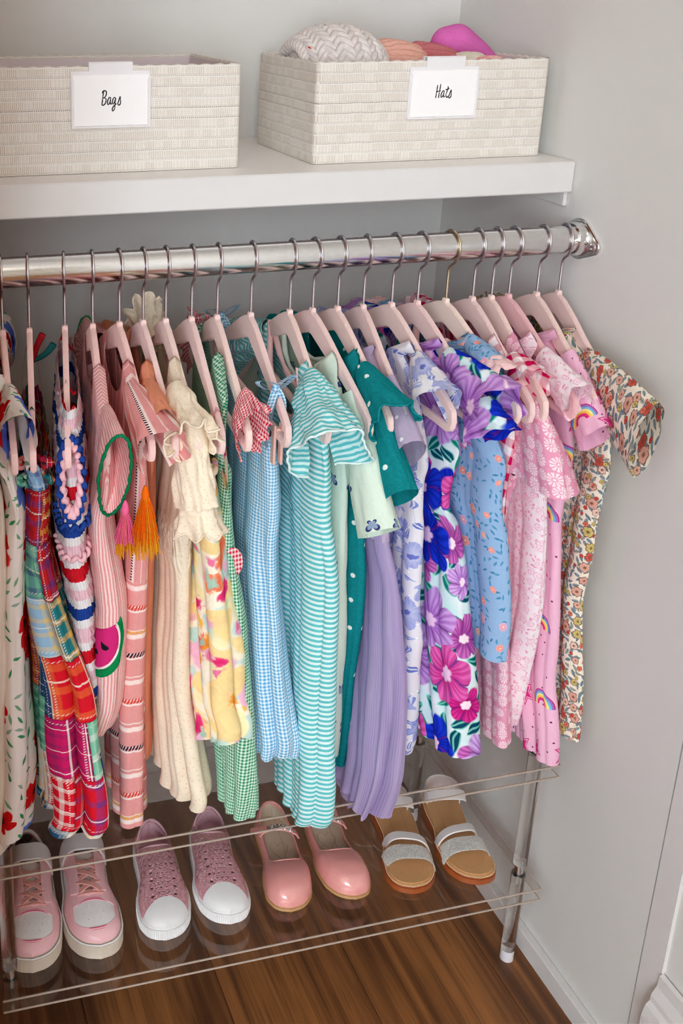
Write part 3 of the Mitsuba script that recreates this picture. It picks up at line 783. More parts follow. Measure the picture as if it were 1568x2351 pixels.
def body(k, rows=None, ab=(130, 110, 100), at=.135, neck=.055, dl=.05, dr=.035, sh=.118, arm=.075, flat=None, amp=(.0008, .0048), lams=(.068, .041), seed=None,
         valley=0., vpos=0., vz=.75, hem=0., waist=None, shirr=None, bulge=None, fine=.0026, drow=.0055, hwave=0., tilt=0., nex=3.0, gap=.006, wmul=1.0, flare=0.):
    rw = np.array(rows if rows is not None else ROWS[k], float) / 1000
    rng = np.random.default_rng(100 + k if seed is None else seed)
    z = rw[::-1, 2]
    keep = np.r_[True, np.diff(z) > 1e-4]
    keep &= np.r_[True, z[1:] > np.maximum.accumulate(z)[:-1]]
    zz = z[keep]
    fA, fB, fH = (PchipInterpolator(zz, rw[::-1, i][keep]) for i in (0, 1, 3))
    ztopmax, zhem = zz[-1], zz[0]
    A = lambda q: np.where(q > ztopmax, fA(ztopmax) + (at - fA(ztopmax)) * np.clip((q - ztopmax) / max(.905 - ztopmax, .01), 0, 1), fA(np.clip(q, zhem, ztopmax)))
    Bc = lambda q: fB(np.clip(q, zhem, ztopmax))
    H = lambda q: fH(np.clip(q, zhem, ztopmax))
    abv = np.array(ab, float) / 1000
    AB = lambda q: np.interp((.9 - q) / (.9 - zhem), np.linspace(0, 1, len(abv)), abv)
    zm = (ztopmax + zhem) / 2
    ph, q0 = loop_samples(float(A(zm) + AB(zm)) / 2, float(H(zm)), nex, fine, fine * 2.6)
    cs, sn = np.cos(ph), np.sin(ph)
    sx = np.sign(cs) * np.abs(cs) ** (2 / nex)
    sy = np.sign(sn) * np.abs(sn) ** (2 / nex)
    # the top edge
    atop = np.where(sx > 0, sx * at, sx * float(AB(.9)))
    aa = np.abs(atop)
    dep = np.where(sn < 0, dl, dr)
    if flat is None:
        drop = np.where(aa < neck, arm_drop(neck) + dep * np.sqrt(np.clip(1 - (aa / neck) ** 2, 0, 1)) - .002, arm_drop(aa) - .004)
        drop = np.where(aa > sh, arm_drop(sh) - .004 + arm * np.clip((aa - sh) / (at - sh), 0, 1) ** 1.6, drop)
        zt = ZT - drop
    else:
        zt = flat + 0 * aa + (.004 * np.sin(q0 * 300))
    zh = zhem + hem * (1 - sx) / 2 + hwave * np.sin(q0 * 2 * np.pi / .05 + 1.3)
    nr = max(12, int((np.median(zt) - zhem) / drow))
    t = np.linspace(0, 1, nr)[:, None]
    Z = zt + (zh - zt) * t
    a1, a0, b0, h0 = A(Z), -AB(Z), Bc(Z), H(Z)
    dist = (zt - Z)
    heff = gap + (h0 - gap) * np.clip(dist / .09, 0, 1) ** .8 if flat is None else h0 * (.8 + .2 * np.clip(dist / .05, 0, 1))
    mid, half = (a1 + a0) / 2, (a1 - a0) / 2
    if bulge:
        heff = heff * (1 + bulge[1] * np.exp(-((Z - bulge[0]) / bulge[2]) ** 2))
    if flat is None:
        heff = np.where(aa < neck, heff, np.minimum(heff, .00005 + .007 * np.sqrt(dist / .008) + .35 * dist))
    a = mid + half * sx
    b = b0 * np.clip(.6 + .6 * sx, 0, 1.1) + heff * sy
    na, nb = np.sign(sx) * np.abs(sx) ** (nex - 1) / half, np.sign(sy) * np.abs(sy) ** (nex - 1) / np.maximum(heff, .004)
    nl = np.hypot(na, nb) + 1e-9
    na, nb = na / nl, nb / nl
    fall = np.clip((.9 - Z) / (.9 - zhem), 0, 1)
    env = amp[0] + (amp[1] - amp[0]) * fall ** .9
    if waist:
        env = amp[0] + (amp[1] - amp[0]) * np.where(Z > waist, .35 * fall, np.clip((waist - Z) / .05, 0, 1) * .7 + .3)
    env = env * np.clip(dist / .03, 0, 1)
    w = 0
    for i, lm in enumerate(lams):
        sway = .012 * (n1(Z / .16, i, 7 + k) - .5)
        x = np.pi * (q0 + sway) / lm + rng.uniform(0, 3.1)
        mod = .35 + 1.3 * n1(q0 / (lm * 1.7), 3. + i, 11 + k) * n1(Z / .2, 5. + i, 13 + k) ** .5
        w = w + (1.75 * np.abs(np.sin(x)) ** .85 - 1.1) * mod * (.75 ** i)
    # small crumples
    w2 = meshkit.fbm(np.stack([q0 / .03 + 0 * Z, Z / .05, Z * 0 + k], -1), 3, 5) - .5
    dsp = (env * w + .004 * np.minimum(w2, .25) * np.clip(dist / .03, 0, 1) * .8) * wmul
    if shirr:
        m = np.clip((shirr[0] - Z) / .008, 0, 1) * np.clip((Z - shirr[1]) / .008, 0, 1)
        ridge = np.abs(np.sin(np.pi * (Z + .001 * np.sin(q0 * 400)) / shirr[2]))
        dsp = dsp * (1 - .6 * m) + m * (.0032 * (ridge ** .5 - .6) + .0012 * np.sin(q0 * 2 * np.pi / .0058 + 2.2 * np.sin(Z * 130)))
    if valley:
        dsp = dsp - valley * np.exp(-((q0 - vpos) / .0085) ** 2) * np.clip((vz - Z) / .15, 0, 1)
    a, b = a + dsp * na, b + dsp * nb
    if waist:
        b = b + nb * -.0016 * np.exp(-((Z - waist) / .004) ** 2)
    P = world(k, a, b, Z)
    uv = np.stack([q0 + 0 * Z, .94 - Z + tilt * q0], -1).reshape(-1, 2)
    CTX[k] = (P, q0, zt, zh)
    return grid(P, wrap=True), uv, P


CTX = {}


def on_cloth(k, q, z, off=.0):
    """Points on the cloth of garment k at (across, height), lifted by off along its normal."""
    P, q0, zt, zh = CTX[k]
    q, z = np.asarray(q, float), np.asarray(z, float)

    def at(q, z):
        c = np.interp(q, q0, np.arange(len(q0)))
        top_, bot = np.interp(q, q0, zt), np.interp(q, q0, zh)
        r = np.clip((top_ - z) / (top_ - bot), 0, 1) * (len(P) - 1)
        c0, r0 = np.minimum(c.astype(int), len(q0) - 2), np.minimum(r.astype(int), len(P) - 2)
        f, g = (c - c0)[..., None], (r - r0)[..., None]
        return (P[r0, c0] * (1 - f) + P[r0, c0 + 1] * f) * (1 - g) + (P[r0 + 1, c0] * (1 - f) + P[r0 + 1, c0 + 1] * f) * g
    p = at(q, z)
    n = np.cross(at(q + .002, z) - at(q - .002, z), at(q, z + .002) - at(q, z - .002))
    n /= np.linalg.norm(n, axis=-1, keepdims=True) + 1e-12
    return p + n * np.asarray(off)[..., None]


def applique(k, poly, off, step=.003):
    """A flat shape sewn on the cloth; poly is in (across, height)."""
    V, F = trimesh.creation.triangulate_polygon(poly.segmentize(step), engine='earcut')
    V3, F = trimesh.remesh.subdivide_to_size(np.c_[V, np.zeros(len(V))], F, step)
    m = trimesh.Trimesh(V3, F, process=True)
    d = np.array([poly.exterior.distance(Point(x, y)) for x, y in m.vertices[:, :2]])
    v = on_cloth(k, m.vertices[:, 0], m.vertices[:, 1], off * np.clip(d / .0012, 0, 1) + .0004)
    return trimesh.Trimesh(v, m.faces, process=False)


def bow(c, s, ax, up):
    """A tied bow: two loops, two tails, a knot."""
    ax, up = np.asarray(ax, float), np.asarray(up, float)
    nn = np.cross(ax, up)
    out, uvs = [], []
    for sg in (-1, 1):
        pts = [c, c + s * (.5 * sg * ax + .45 * up + .12 * nn), c + s * (1.05 * sg * ax + .5 * up), c + s * (.6 * sg * ax + .02 * up - .12 * nn), c]
        m, uv = ribbon(pts, s * .42, nn + .3 * up, n=24)
        out.append(m)
        uvs.append(uv)
        m, uv = ribbon([c, c + s * (.28 * sg * ax - .6 * up + .1 * nn), c + s * (.42 * sg * ax - 1.3 * up)], s * .4, ax + .3 * nn, n=12)
        out.append(m)
        uvs.append(uv)
    kn = trimesh.creation.icosphere(subdivisions=2, radius=s * .22)
    kn.apply_translation(c)
    out.append(kn)
    uvs.append(kn.vertices[:, [0, 2]])
    return cat(out), np.vstack(uvs)


def tassel(t, top_, length, r, c1, c2, seed):
    """A cord, a bound head and a skirt of threads, upper threads over longer lower ones."""
    rng = np.random.default_rng(seed)
    top_ = np.asarray(top_, float)
    tk = part(t, 'tassel', tube(np.array([top_ + [0, 0, .002], top_ + [0, 0, -.003], top_ + [0, 0, -.008], top_ + [0, 0, -.014]]), [.0012, .0034, .0042, .0036], 10), c1, True)
    for mat, ln, n in ((c2, length, 90), (c1, length * .76, 110)):
        ms = []
        for i in range(n):
            a, q = rng.uniform(0, 6.28), rng.uniform(.2, 1) ** .5
            d = np.array([math.cos(a), math.sin(a), 0]) * r * q
            e = top_ + d * (1 + .1 * rng.normal()) + [0, 0, -ln * rng.uniform(.9, 1.02)]
            ms.append(tube(spline([top_ + d * .25 + [0, 0, -.011], top_ + d * .62 + [0, 0, -ln * .5], e], 5), .0005, 3))
        labels[part(tk, 'threads', cat(ms), mat, False)] = {'kind': 'stuff'}


def cap(c):
    """Fans over an open ring so that a tube is closed."""
    return c


def sleeve(k, c0, c1, r0, r1, phim=180., n=0, amp=0., bend=0., rows=26, cols=64, side=1, seed=0, crump=.0012, scallop=0., sag=0., curl=0.):
    """A cone of cloth from c0 to c1 = (a, b, z); r = (up-down radius, sideways radius). side=-1 puts it on the back arm."""
    c0, c1 = np.array(c0, float), np.array(c1, float)
    d = c1 - c0
    L = np.linalg.norm(d)
    d /= L
    up = np.array([0, 0, 1.0]) - d * d[2]
    up /= np.linalg.norm(up)
    sd = np.cross(up, d)
    if sd[1] < 0:
        sd = -sd
    full = phim >= 179
    ph = np.radians(np.linspace(-phim, phim, cols, endpoint=not full))
    t = np.linspace(0, 1, rows)[:, None]
    w = amp * (np.sin(n * ph + seed) + .4 * np.sin(n * 1.7 * ph + 2 + seed)) * t ** 1.3 if n else 0
    e = t ** .8
    rv = (r0[0] + (r1[0] - r0[0]) * e) * (1 + w)
    rb = (r0[1] + (r1[1] - r0[1]) * e) * (1 + w)
    tt = t * L * (1 + scallop * np.sin(n * ph + 1.1 + seed))
    x = tt[..., None] * d + (rv * np.cos(ph))[..., None] * up + (rb * np.sin(ph))[..., None] * sd
    x = x + c0
    x[..., 2] -= sag * t ** 2 + bend * np.sin(np.pi * t)
    if crump:
        f = meshkit.fbm(np.stack([ph * 3 + 0 * t, t * 4 + 0 * ph, 0 * t + 0 * ph + k + seed], -1), 3, 3) - .5
        x = x + (crump * 4 * f * np.clip(t * 3, 0, 1))[..., None] * (np.cos(ph)[..., None] * up + np.sin(ph)[..., None] * sd)
    P = world(k, x[..., 0] * side, x[..., 1], x[..., 2])
    rm = (r0[0] + r0[1] + r1[0] + r1[1]) / 4
    uv = np.stack([ph * rm + 0 * t, tt + .02 + 0 * ph], -1).reshape(-1, 2)
    return grid(P, wrap=full), uv, P


def ring(P, r, sides=6, lump=0.):
    """A rolled edge along the last row of a sleeve or along any points."""
    p = np.asarray(P)
    n = len(p)
    rr = r * (1 + .3 * np.sin(np.arange(n) * 2.1))
    return tube(p, rr, sides)


def ribbon(pts, w, side, th=.0008, n=40, twist=None):
    """A flat strap along points; side is its width direction (one vector or one for each point)."""
    p = spline(pts, n)
    sdir = np.asarray(side, float)
    if sdir.ndim == 2:
        sdir = spline(sdir, n)
    sdir = np.broadcast_to(sdir, p.shape)
    sdir = sdir / np.linalg.norm(sdir, axis=1, keepdims=True)
    P = np.stack([p - sdir * w / 2, p, p + sdir * w / 2], 1)
    d = np.r_[0, np.cumsum(np.linalg.norm(np.diff(p, axis=0), axis=1))]
    uv = np.stack([np.tile([-w / 2, 0, w / 2], (n, 1)), np.tile(d[:, None], (1, 3))], -1).reshape(-1, 2)
    return grid(P), uv


def W(k, a, b, z):
    return world(k, np.array(a, float), np.array(b, float), np.array(z, float))


GROUP = 'clothes on velvet hangers'
GK = {}


def cloth(k, name, label, category, pat, **kw):
    t = thing(name, label, category)
    GK[k] = t
    m, uv, P = body(k, **kw)
    part(t, 'body', m, 'cloth_' + pat, True, uv)
    return t, P


def add_sleeve(t, k, pat, name='sleeve', back=True, edge=None, edge_r=.0014, **kw):
    for sd in ((1, -1) if back else (1,)):
        m, uv, P = sleeve(k, side=sd, **{**kw, **({'rows': 14, 'cols': 36} if sd < 0 and 'n' not in kw else {})})
        s = part(t, name, m, 'cloth_' + pat, True, uv)
        if edge:
            part(s, 'hem', ring(P[-1], edge_r), edge, True, np.zeros((6 * P.shape[1] + 2, 2)) if edge.startswith('cloth') else None)
    return s


def neckline(t, k, P, neck, r, mat, name='neckband'):
    """A band along the neck opening of the body's top row, on both faces."""
    o, ea, eb = hfr(k)
    top_ = P[0]
    a = (top_ - o) @ ea
    idx = np.nonzero(np.abs(a) < neck)[0]
    pts = top_[idx]
    part(t, name, ring(pts[::2], r), mat, True)
for n_, c_ in dict(trim_green=(20, 122, 78), trim_blue=(40, 70, 150), tassel_pink=(232, 104, 150), tassel_gold=(232, 160, 40), tassel_orange=(232, 104, 20), melon=(206, 44, 118), melon_white=(246, 230, 228), rind=(18, 132, 74),
                   seed_black=(30, 28, 32), trim_pink=(240, 190, 200), trim_teal=(40, 110, 110), trim_red=(190, 40, 50), clip_pink=(240, 196, 184)).items():
    diffuse(n_, c_)


def strap(t, k, pat, a, w, z0, b0=.010, name='strap', lift=.002):
    """A band from the front of the bodice over the hanger's arm to its back."""
    zt_ = ZT - float(arm_drop(a)) + lift
    s_ = 1 if a > 0 else -1
    m, uv = ribbon(W(k, [a - s_ * .004, a, a, a, a - s_ * .004], [-b0, -.0055, 0, .0055, b0], [z0 - .01, zt_ - .014, zt_, zt_ - .014, z0 - .01]), w, hfr(k)[1], n=36)
    return part(t, name, m, 'cloth_' + pat if 'cloth_' + pat in scene else pat, True, uv)


def hoop(k, a, b, z, rb, rz, r, n=14, amp=.25, m=140, tiltz=0.):
    """A gathered edge: a closed wavy roll round an armhole seen end on."""
    th = np.linspace(0, 2 * np.pi, m, endpoint=False)
    w = 1 + amp * np.sin(n * th) * .3
    p = W(k, a + .004 * np.sin(n * th + 1) - tiltz * np.cos(th), b + rb * w * np.sin(th), z + rz * w * np.cos(th))
    return tube(p, r * (1 + .1 * np.sin(n * th * 2)), 8, closed=True)


diffuse('cloth_ivory', (234, 218, 204))
t, P = cloth(0, 'ivory_dress', 'plain ivory dress cut off by the left edge of the picture', 'dress', 'ivory', ab=(130, 100, 90), flat=.845)
t, P = cloth(1, 'poppy_dress', 'off-white dress printed with red poppies and green sprigs', 'dress', 'poppy', ab=(130, 100, 90), arm=.1, at=.14)
add_sleeve(t, 1, 'poppy', c0=(.07, 0, .895), c1=(.16, .003, .872), r0=(.012, .008), r1=(.04, .02), phim=150, n=2, amp=.08, scallop=.06)
t, P = cloth(2, 'patchwork_dress', 'patchwork plaid dress in red, teal, orange and blue tiers', 'dress', 'patchwork', ab=(120, 100, 90), flat=.835, valley=.03, vz=.72, vpos=-.004, amp=(.002, .007), shirr=(.835, .70, .02), hwave=.004, lams=(.05, .03))
for a in (.105, -.09):
    strap(t, 2, 'trim_red' if a < 0 else 'trim_teal', a, .007, .835)
for q, mt in (([(-.06, .003, .882), (-.06, .007, .898), (-.06, .015, .915)], 'trim_red'), ([(-.06, .003, .884), (-.06, .014, .889), (-.06, .027, .903)], 'trim_teal')):
    part(t, 'tie', tube(spline([W(2, *p_) for p_ in q], 14), np.linspace(.0028, .0042, 14), 9), mt, True, label='red knotted tie' if mt == 'trim_red' else 'teal knotted tie')
part(t, 'frill', cat([hoop(2, .115, 0, z, .017, .005, .0026, 13, .45) for z in (.834, .815)]), 'cloth_patchwork', True, cat([hoop(2, .115, 0, z, .017, .005, .0026, 13, .45) for z in (.834, .815)]).vertices[:, [0, 2]] * 2)
t, P = cloth(3, 'rainbow_dress', 'shirred dress with red, white, blue and pink stripes', 'dress', 'rainbow', ab=(110, 100, 80), flat=.895, shirr=(.89, .58, .012), arm=.1)
for a in (.075, -.075):
    strap(t, 3, 'rainbow', a, .010, .90)
part(t, 'armhole_frill', hoop(3, .139, .003, .822, .0125, .043, .0030, 19, .32), 'trim_blue', True, label='blue gathered edge')
part(t, 'armhole_frill', hoop(3, .141, .003, .822, .0085, .037, .0030, 17, .4), 'trim_pink', True, label='pink gathered edge')
th = np.linspace(-1.5, 1.5, 90)
for z, mt in ((.773, 'trim_blue'), (.735, 'trim_pink')):
    part(t, 'frill', tube(on_cloth(3, th * .026, z - .012 * np.cos(th * 1.0) + .0028 * np.sin(th * 21), .002 + .0018 * np.cos(th * 21)), .0024, 7), mt, True)
t, P = cloth(4, 'seersucker_dress', 'pink striped seersucker dress with a watermelon slice pocket', 'dress', 'seersucker', ab=(120, 90, 40), at=.14)
add_sleeve(t, 4, 'seersucker', name='cap_sleeve', c0=(.09, .002, .875), c1=(.164, .006, .832), r0=(.012, .008), r1=(.068, .016), phim=180, edge='trim_green', edge_r=.0017)
ctr_ = np.array([-.036, .626])
fan = lambda r0_, r1_: Polygon([ctr_ + r1_ * np.array([math.cos(a), math.sin(a)]) for a in np.linspace(-1.62, .5, 26)] + [ctr_ + r0_ * np.array([math.cos(a), math.sin(a)]) for a in np.linspace(.5, -1.62, 26)])
pk = part(t, 'pocket', applique(4, fan(.0008, .043), .0012), 'melon', True, label='watermelon slice pocket')
part(pk, 'pith', applique(4, fan(.042, .0455), .0016), 'melon_white', True)
part(pk, 'rind', applique(4, fan(.0448, .054), .0020), 'rind', True)
for cx_, cz_, an in ((-.008, .618, .5), (-.020, .604, 1.9)):
    sd_ = affinity.translate(affinity.rotate(unary_union([Point(0, 0).buffer(.0036), Polygon([(-.0032, .001), (.0032, .001), (0, .0095)])]).convex_hull, math.degrees(an)), cx_, cz_)
    part(pk, 'seed', applique(4, sd_, .0024, .0015), 'seed_black', True)
t, P = cloth(5, 'tassel_dress', 'dusty pink striped dress with pink and orange tassels', 'dress', 'tassel_stripe', ab=(120, 100, 10))
add_sleeve(t, 5, 'tassel_stripe', name='flutter_sleeve', c0=(.08, -.006, .892), c1=(.168, .007, .855), r0=(.012, .008), r1=(.032, .028), phim=150, n=4, amp=.1, scallop=.05)
tassel(t, W(5, .150, -.027, .796), .060, .011, 'tassel_pink', 'tassel_gold', 1)
tassel(t, W(5, .158, -.008, .814), .077, .0145, 'tassel_orange', 'tassel_gold', 2)
t, P = cloth(6, 'peach_top', 'plain peach crinkled top mostly hidden beside the cream dress', 'top', 'peach', ab=(110, 90, 80))
add_sleeve(t, 6, 'peach', c0=(.08, -.012, .892), c1=(.15, -.012, .872), r0=(.012, .008), r1=(.026, .015), phim=150)
t, P = cloth(7, 'cream_dress', 'cream muslin dress with ruffled puff sleeves and a shirred waist', 'dress', 'cream', ab=(120, 90, 50), shirr=(.745, .685, .011), valley=.02, vpos=-.012, vz=.55, amp=(.001, .008), lams=(.05, .03))
add_sleeve(t, 7, 'cream', name='puff_sleeve', c0=(.135, -.008, .875), c1=(.152, .001, .785), r0=(.018, .016), r1=(.022, .019), n=5, amp=.1, rows=30, crump=.0022)
add_sleeve(t, 7, 'cream', name='cuff', back=False, c0=(.151, .0, .792), c1=(.157, .002, .758), r0=(.016, .015), r1=(.027, .024), n=7, amp=.17, scallop=.1, edge='cloth_cream', edge_r=.0012)
add_sleeve(t, 7, 'cream', name='ruffle', c0=(.095, -.010, .893), c1=(.165, -.008, .862), r0=(.012, .01), r1=(.024, .026), phim=155, n=9, amp=.17, scallop=.08, crump=.0025, edge='cloth_cream', edge_r=.0013)
m, uv, P = sleeve(7, (.045, .0, .898), (.105, -.003, .912), (.012, .010), (.030, .022), n=9, amp=.14, scallop=.06, side=-1, crump=.0025)
k_ = part(t, 'collar_frill', m, 'cloth_cream', True, uv)
part(k_, 'lace', ring(P[-1], .0014), 'cloth_cream', True, np.zeros((6 * P.shape[1] + 2, 2)))
t, P = cloth(8, 'floral_romper', 'watercolour flower romper in yellow, pink and pale green', 'romper', 'watercolour', ab=(110, 80, -90), flat=.812, hem=-.05, amp=(.0015, .007), at=.13)
for a in (.125, -.1):
    strap(t, 8, 'watercolour', a, .014, .815)
th = np.linspace(-1, 1, 80)
part(t, 'frill', tube(on_cloth(8, th * .03, .806 + .003 * np.sin(th * 40), .002 + .0015 * np.cos(th * 40)), .0028, 7), 'cloth_watercolour', True, np.zeros((80 * 7 + 2, 2)) + .02 * np.arange(80 * 7 + 2)[:, None] / 100)
t, P = cloth(9, 'gingham_dress', 'green gingham dress with red gingham shoulder ruffles', 'dress', 'green_gingham', ab=(110, 90, -120), at=.12)
add_sleeve(t, 9, 'red_gingham', name='ruffle', c0=(.115, .0, .872), c1=(.15, .006, .858), r0=(.03, .008), r1=(.036, .017), phim=160, n=11, amp=.13, scallop=.08)
m, uv = bow(W(9, -.098, 0, .908), .018, hfr(9)[1] + .4 * hfr(9)[2], [0, 0, 1])
part(t, 'bow', m, 'cloth_red_gingham', True, uv, 'small red gingham bow')
bt = np.array([[0, 0], [.0118, 0], [.0125, .0015], [.011, .004], [.0075, .0052], [.004, .0044], [0, .0048]])
bt = lathe(bt, 32)
o_, ea_, eb_ = hfr(9)
pb = on_cloth(9, .002, .69)
part(t, 'rosette', moved(bt, frame_of(pb - ea_ * .002, eb_, [0, 0, 1]) @ np.diag([1, 1.55, -1, 1])), 'cloth_red_gingham', True, bt.vertices[:, :2], 'round red gingham rosette')
t, P = cloth(10, 'seersucker_romper', 'light blue gingham seersucker set with tied straps', 'romper', 'blue_gingham', ab=(90, 60, -110), flat=.835, hwave=.004, amp=(.0015, .005), valley=.012, vpos=-.012, vz=.8)
strap(t, 10, 'blue_gingham', .115, .012, .84)
strap(t, 10, 'blue_gingham', -.10, .012, .84)
for a, zz in ((.118, .893), (-.11, .905)):
    m, uv = bow(W(10, a, -.004, zz), .021, hfr(10)[2] - .3 * hfr(10)[1], [0, 0, 1])
    part(t, 'tie', m, 'cloth_blue_gingham', True, uv, 'tied gingham strap')
for a in (.118, .072):
    ck = cat([bx(-.006, .006, -.0055, -.0025, -.036, .010, .0012), bx(-.006, .006, .0025, .0055, -.036, .010, .0012), bx(-.004, .004, -.0025, .0025, -.001, .006, .0006)])
    M = np.eye(4)
    M[:3, 0], M[:3, 1], M[:3, 3] = hfr(10)[1], hfr(10)[2], W(10, a, 0, ZT - .0965 + .0005)
    part('hanger_009', 'clip', moved(ck, M), 'clip_pink', False)
t, P = cloth(11, 'striped_dress', 'aqua and white striped jersey dress with flutter sleeves', 'dress', 'aqua_stripe', ab=(120, 60, -80), waist=.735, dl=.085, dr=.05, neck=.075)
neckline(t, 11, P, .077, .0035, 'cloth_pink_lining')
add_sleeve(t, 11, 'aqua_stripe', name='flutter_sleeve', c0=(.085, 0, .892), c1=(.172, -.004, .838), r0=(.012, .008), r1=(.038, .044), phim=160, n=3, amp=.13, scallop=.05, crump=.004, seed=2, edge='cloth_aqua_stripe')
t, P = cloth(12, 'butterfly_tee', 'pale mint short sleeved tee with navy butterflies', 'tee', 'mint_butterfly', ab=(120, 90, 0), dl=.06, dr=.03, neck=.065)
neckline(t, 12, P, .067, .003, 'cloth_mint_butterfly')
add_sleeve(t, 12, 'mint_butterfly', c0=(.095, 0, .868), c1=(.186, .002, .746), r0=(.025, .008), r1=(.03, .02))
t, P = cloth(13, 'dotted_dress', 'teal dress with white dots and ruffled shoulders', 'dress', 'teal_dot', ab=(120, 90, 60), dl=.07, dr=.0, neck=.065)
add_sleeve(t, 13, 'teal_dot', c0=(.1, -.003, .868), c1=(.188, .0, .785), r0=(.025, .008), r1=(.026, .019))
add_sleeve(t, 13, 'teal_dot', name='ruffle', c0=(.085, -.004, .893), c1=(.162, .0, .862), r0=(.012, .009), r1=(.026, .026), phim=140, n=5, amp=.12, scallop=.06, edge='cloth_teal_dot')
t, P = cloth(14, 'tulle_dress', 'lavender dotted dress with a long tulle skirt', 'dress', 'lavender_dot', rows=[r for r in ROWS[14] if r[2] > 690], ab=(120, 100, 90), neck=.06)
m, uv, P2 = body(14, rows=[(118, -2, 730, 11)] + [r for r in ROWS[14] if r[2] < 720], flat=.73, ab=(90, 60, -60), amp=(.002, .0055), lams=(.045, .026), hwave=.006, valley=.018, vpos=-.012, vz=.6)
part(t, 'skirt', m, 'cloth_tulle', True, uv, 'lilac tulle skirt')
add_sleeve(t, 14, 'lavender_dot', c0=(.095, -.002, .875), c1=(.165, .0, .822), r0=(.022, .008), r1=(.03, .018))
t, P = cloth(15, 'toile_dress', 'white dress with periwinkle blue toile flowers', 'dress', 'toile', ab=(120, 90, -40), waist=.72, neck=.06)
add_sleeve(t, 15, 'toile', name='flutter_sleeve', c0=(.075, -.004, .896), c1=(.148, -.016, .868), r0=(.012, .008), r1=(.026, .026), phim=150, n=3, amp=.1, scallop=.06)
t, P = cloth(16, 'tropical_dress', 'dress with large blue, magenta and lilac tropical flowers', 'dress', 'hibiscus', ab=(120, 90, -60), waist=.715, amp=(.001, .005), neck=.06)
add_sleeve(t, 16, 'hibiscus', name='flutter_sleeve', c0=(.075, -.002, .897), c1=(.165, .010, .864), r0=(.012, .008), r1=(.032, .034), phim=150, n=4, amp=.12, scallop=.07)
add_sleeve(t, 16, 'hibiscus', name='frill', back=False, c0=(.135, .004, .862), c1=(.162, .008, .832), r0=(.018, .014), r1=(.026, .032), phim=165, n=6, amp=.1, scallop=.05)
t, P = cloth(17, 'ditsy_dress', 'light blue dress with tiny coral flowers and pink ruffled trim', 'dress', 'ditsy', ab=(120, 90, 30), neck=.055)
add_sleeve(t, 17, 'ditsy', name='cap_sleeve', c0=(.06, -.004, .905), c1=(.12, -.01, .888), r0=(.012, .008), r1=(.02, .02), phim=140)
add_sleeve(t, 17, 'pink_lining', name='ruffle', c0=(.11, -.008, .89), c1=(.138, -.01, .880), r0=(.02, .018), r1=(.026, .026), phim=150, n=9, amp=.1, scallop=.1)
neckline(t, 17, P, .057, .0042, 'cloth_pink_lining', 'neck_frill')
t, P = cloth(18, 'check_top', 'red and pink large check top with a ruffled strap', 'top', 'big_gingham', ab=(110, 90, 80), neck=.06, at=.12)
add_sleeve(t, 18, 'big_gingham', name='ruffle', c0=(.10, 0, .893), c1=(.145, .001, .878), r0=(.014, .01), r1=(.026, .024), phim=150, n=7, amp=.12, scallop=.08)
t, P = cloth(19, 'daisy_pants', 'pink pants with white daisies below the light blue dress', 'pants', 'daisy', ab=(90, 60, -30), flat=.76)
t = thing('daisy_swing_top', 'pink swing top with white daisies flaring beside the toile rose dress', 'top')
m, uv, P = body(19, rows=[(125, 0, 870, 9), (158, 3, 840, 16), (186, 7, 805, 23), (204, 11, 768, 29)], ab=(120, 130, 140), at=.125, neck=.06, amp=(.0005, .006), lams=(.06, .04))
part(t, 'body', m, 'cloth_daisy', True, uv)
t, P = cloth(20, 'rose_dress', 'white dress with fine pink toile roses', 'dress', 'rose_toile', ab=(120, 90, 30), waist=.735, neck=.06)
add_sleeve(t, 20, 'rose_toile', c0=(.085, -.002, .888), c1=(.158, .0, .862), r0=(.016, .008), r1=(.024, .017), n=4, amp=.07, scallop=.04)
t, P = cloth(21, 'star_dress', 'pink jersey dress with stars, hearts and rainbows', 'dress', 'star', ab=(120, 90, -60), neck=.06)
add_sleeve(t, 21, 'star', c0=(.085, -.002, .885), c1=(.165, .0, .818), r0=(.02, .008), r1=(.03, .016))
t, P = cloth(22, 'garden_dress', 'cream dress with a dense garden flower print nearest the wall', 'dress', 'liberty', ab=(120, 90, 20), waist=.775, neck=.06, at=.14)
add_sleeve(t, 22, 'liberty', c0=(.085, -.002, .878), c1=(.226, .0, .848), r0=(.02, .008), r1=(.047, .014), sag=.01)
# ---------------------------------------------------------------- shoes on the rack's lower shelf
SHZ = KZ[0] + .0003


def sparkle(base, hi, s=1500., amt=.8):
    def fn(p, n, uv):
        x, y, z = p.x * s, p.y * s, p.z * s
        r = cr(dr.floor(x), dr.floor(y), dr.floor(z))
        r2 = cr(dr.floor(x * .5), dr.floor(y * .5), dr.floor(z * .5))
        return mixc(C3(base) * (.7 + .5 * r2), C3(hi), ss(.72, 1., r) * amt)
    return fn


def glitter(name, base, hi, metal, rough):
    scene[name] = {'type': 'twosided', 'b': {'type': 'bumpmap', 'scale': .0011, 'b': {'type': 'principled', 'base_color': mikit.proc(sparkle(base, hi)), 'metallic': metal, 'roughness': rough, 'specular': .7},
                                             't': mikit.proc(lambda p, n, uv: cr(dr.floor(p.x * 1250), dr.floor(p.y * 1250), dr.floor(p.z * 1250)), .0004)}}
    return name


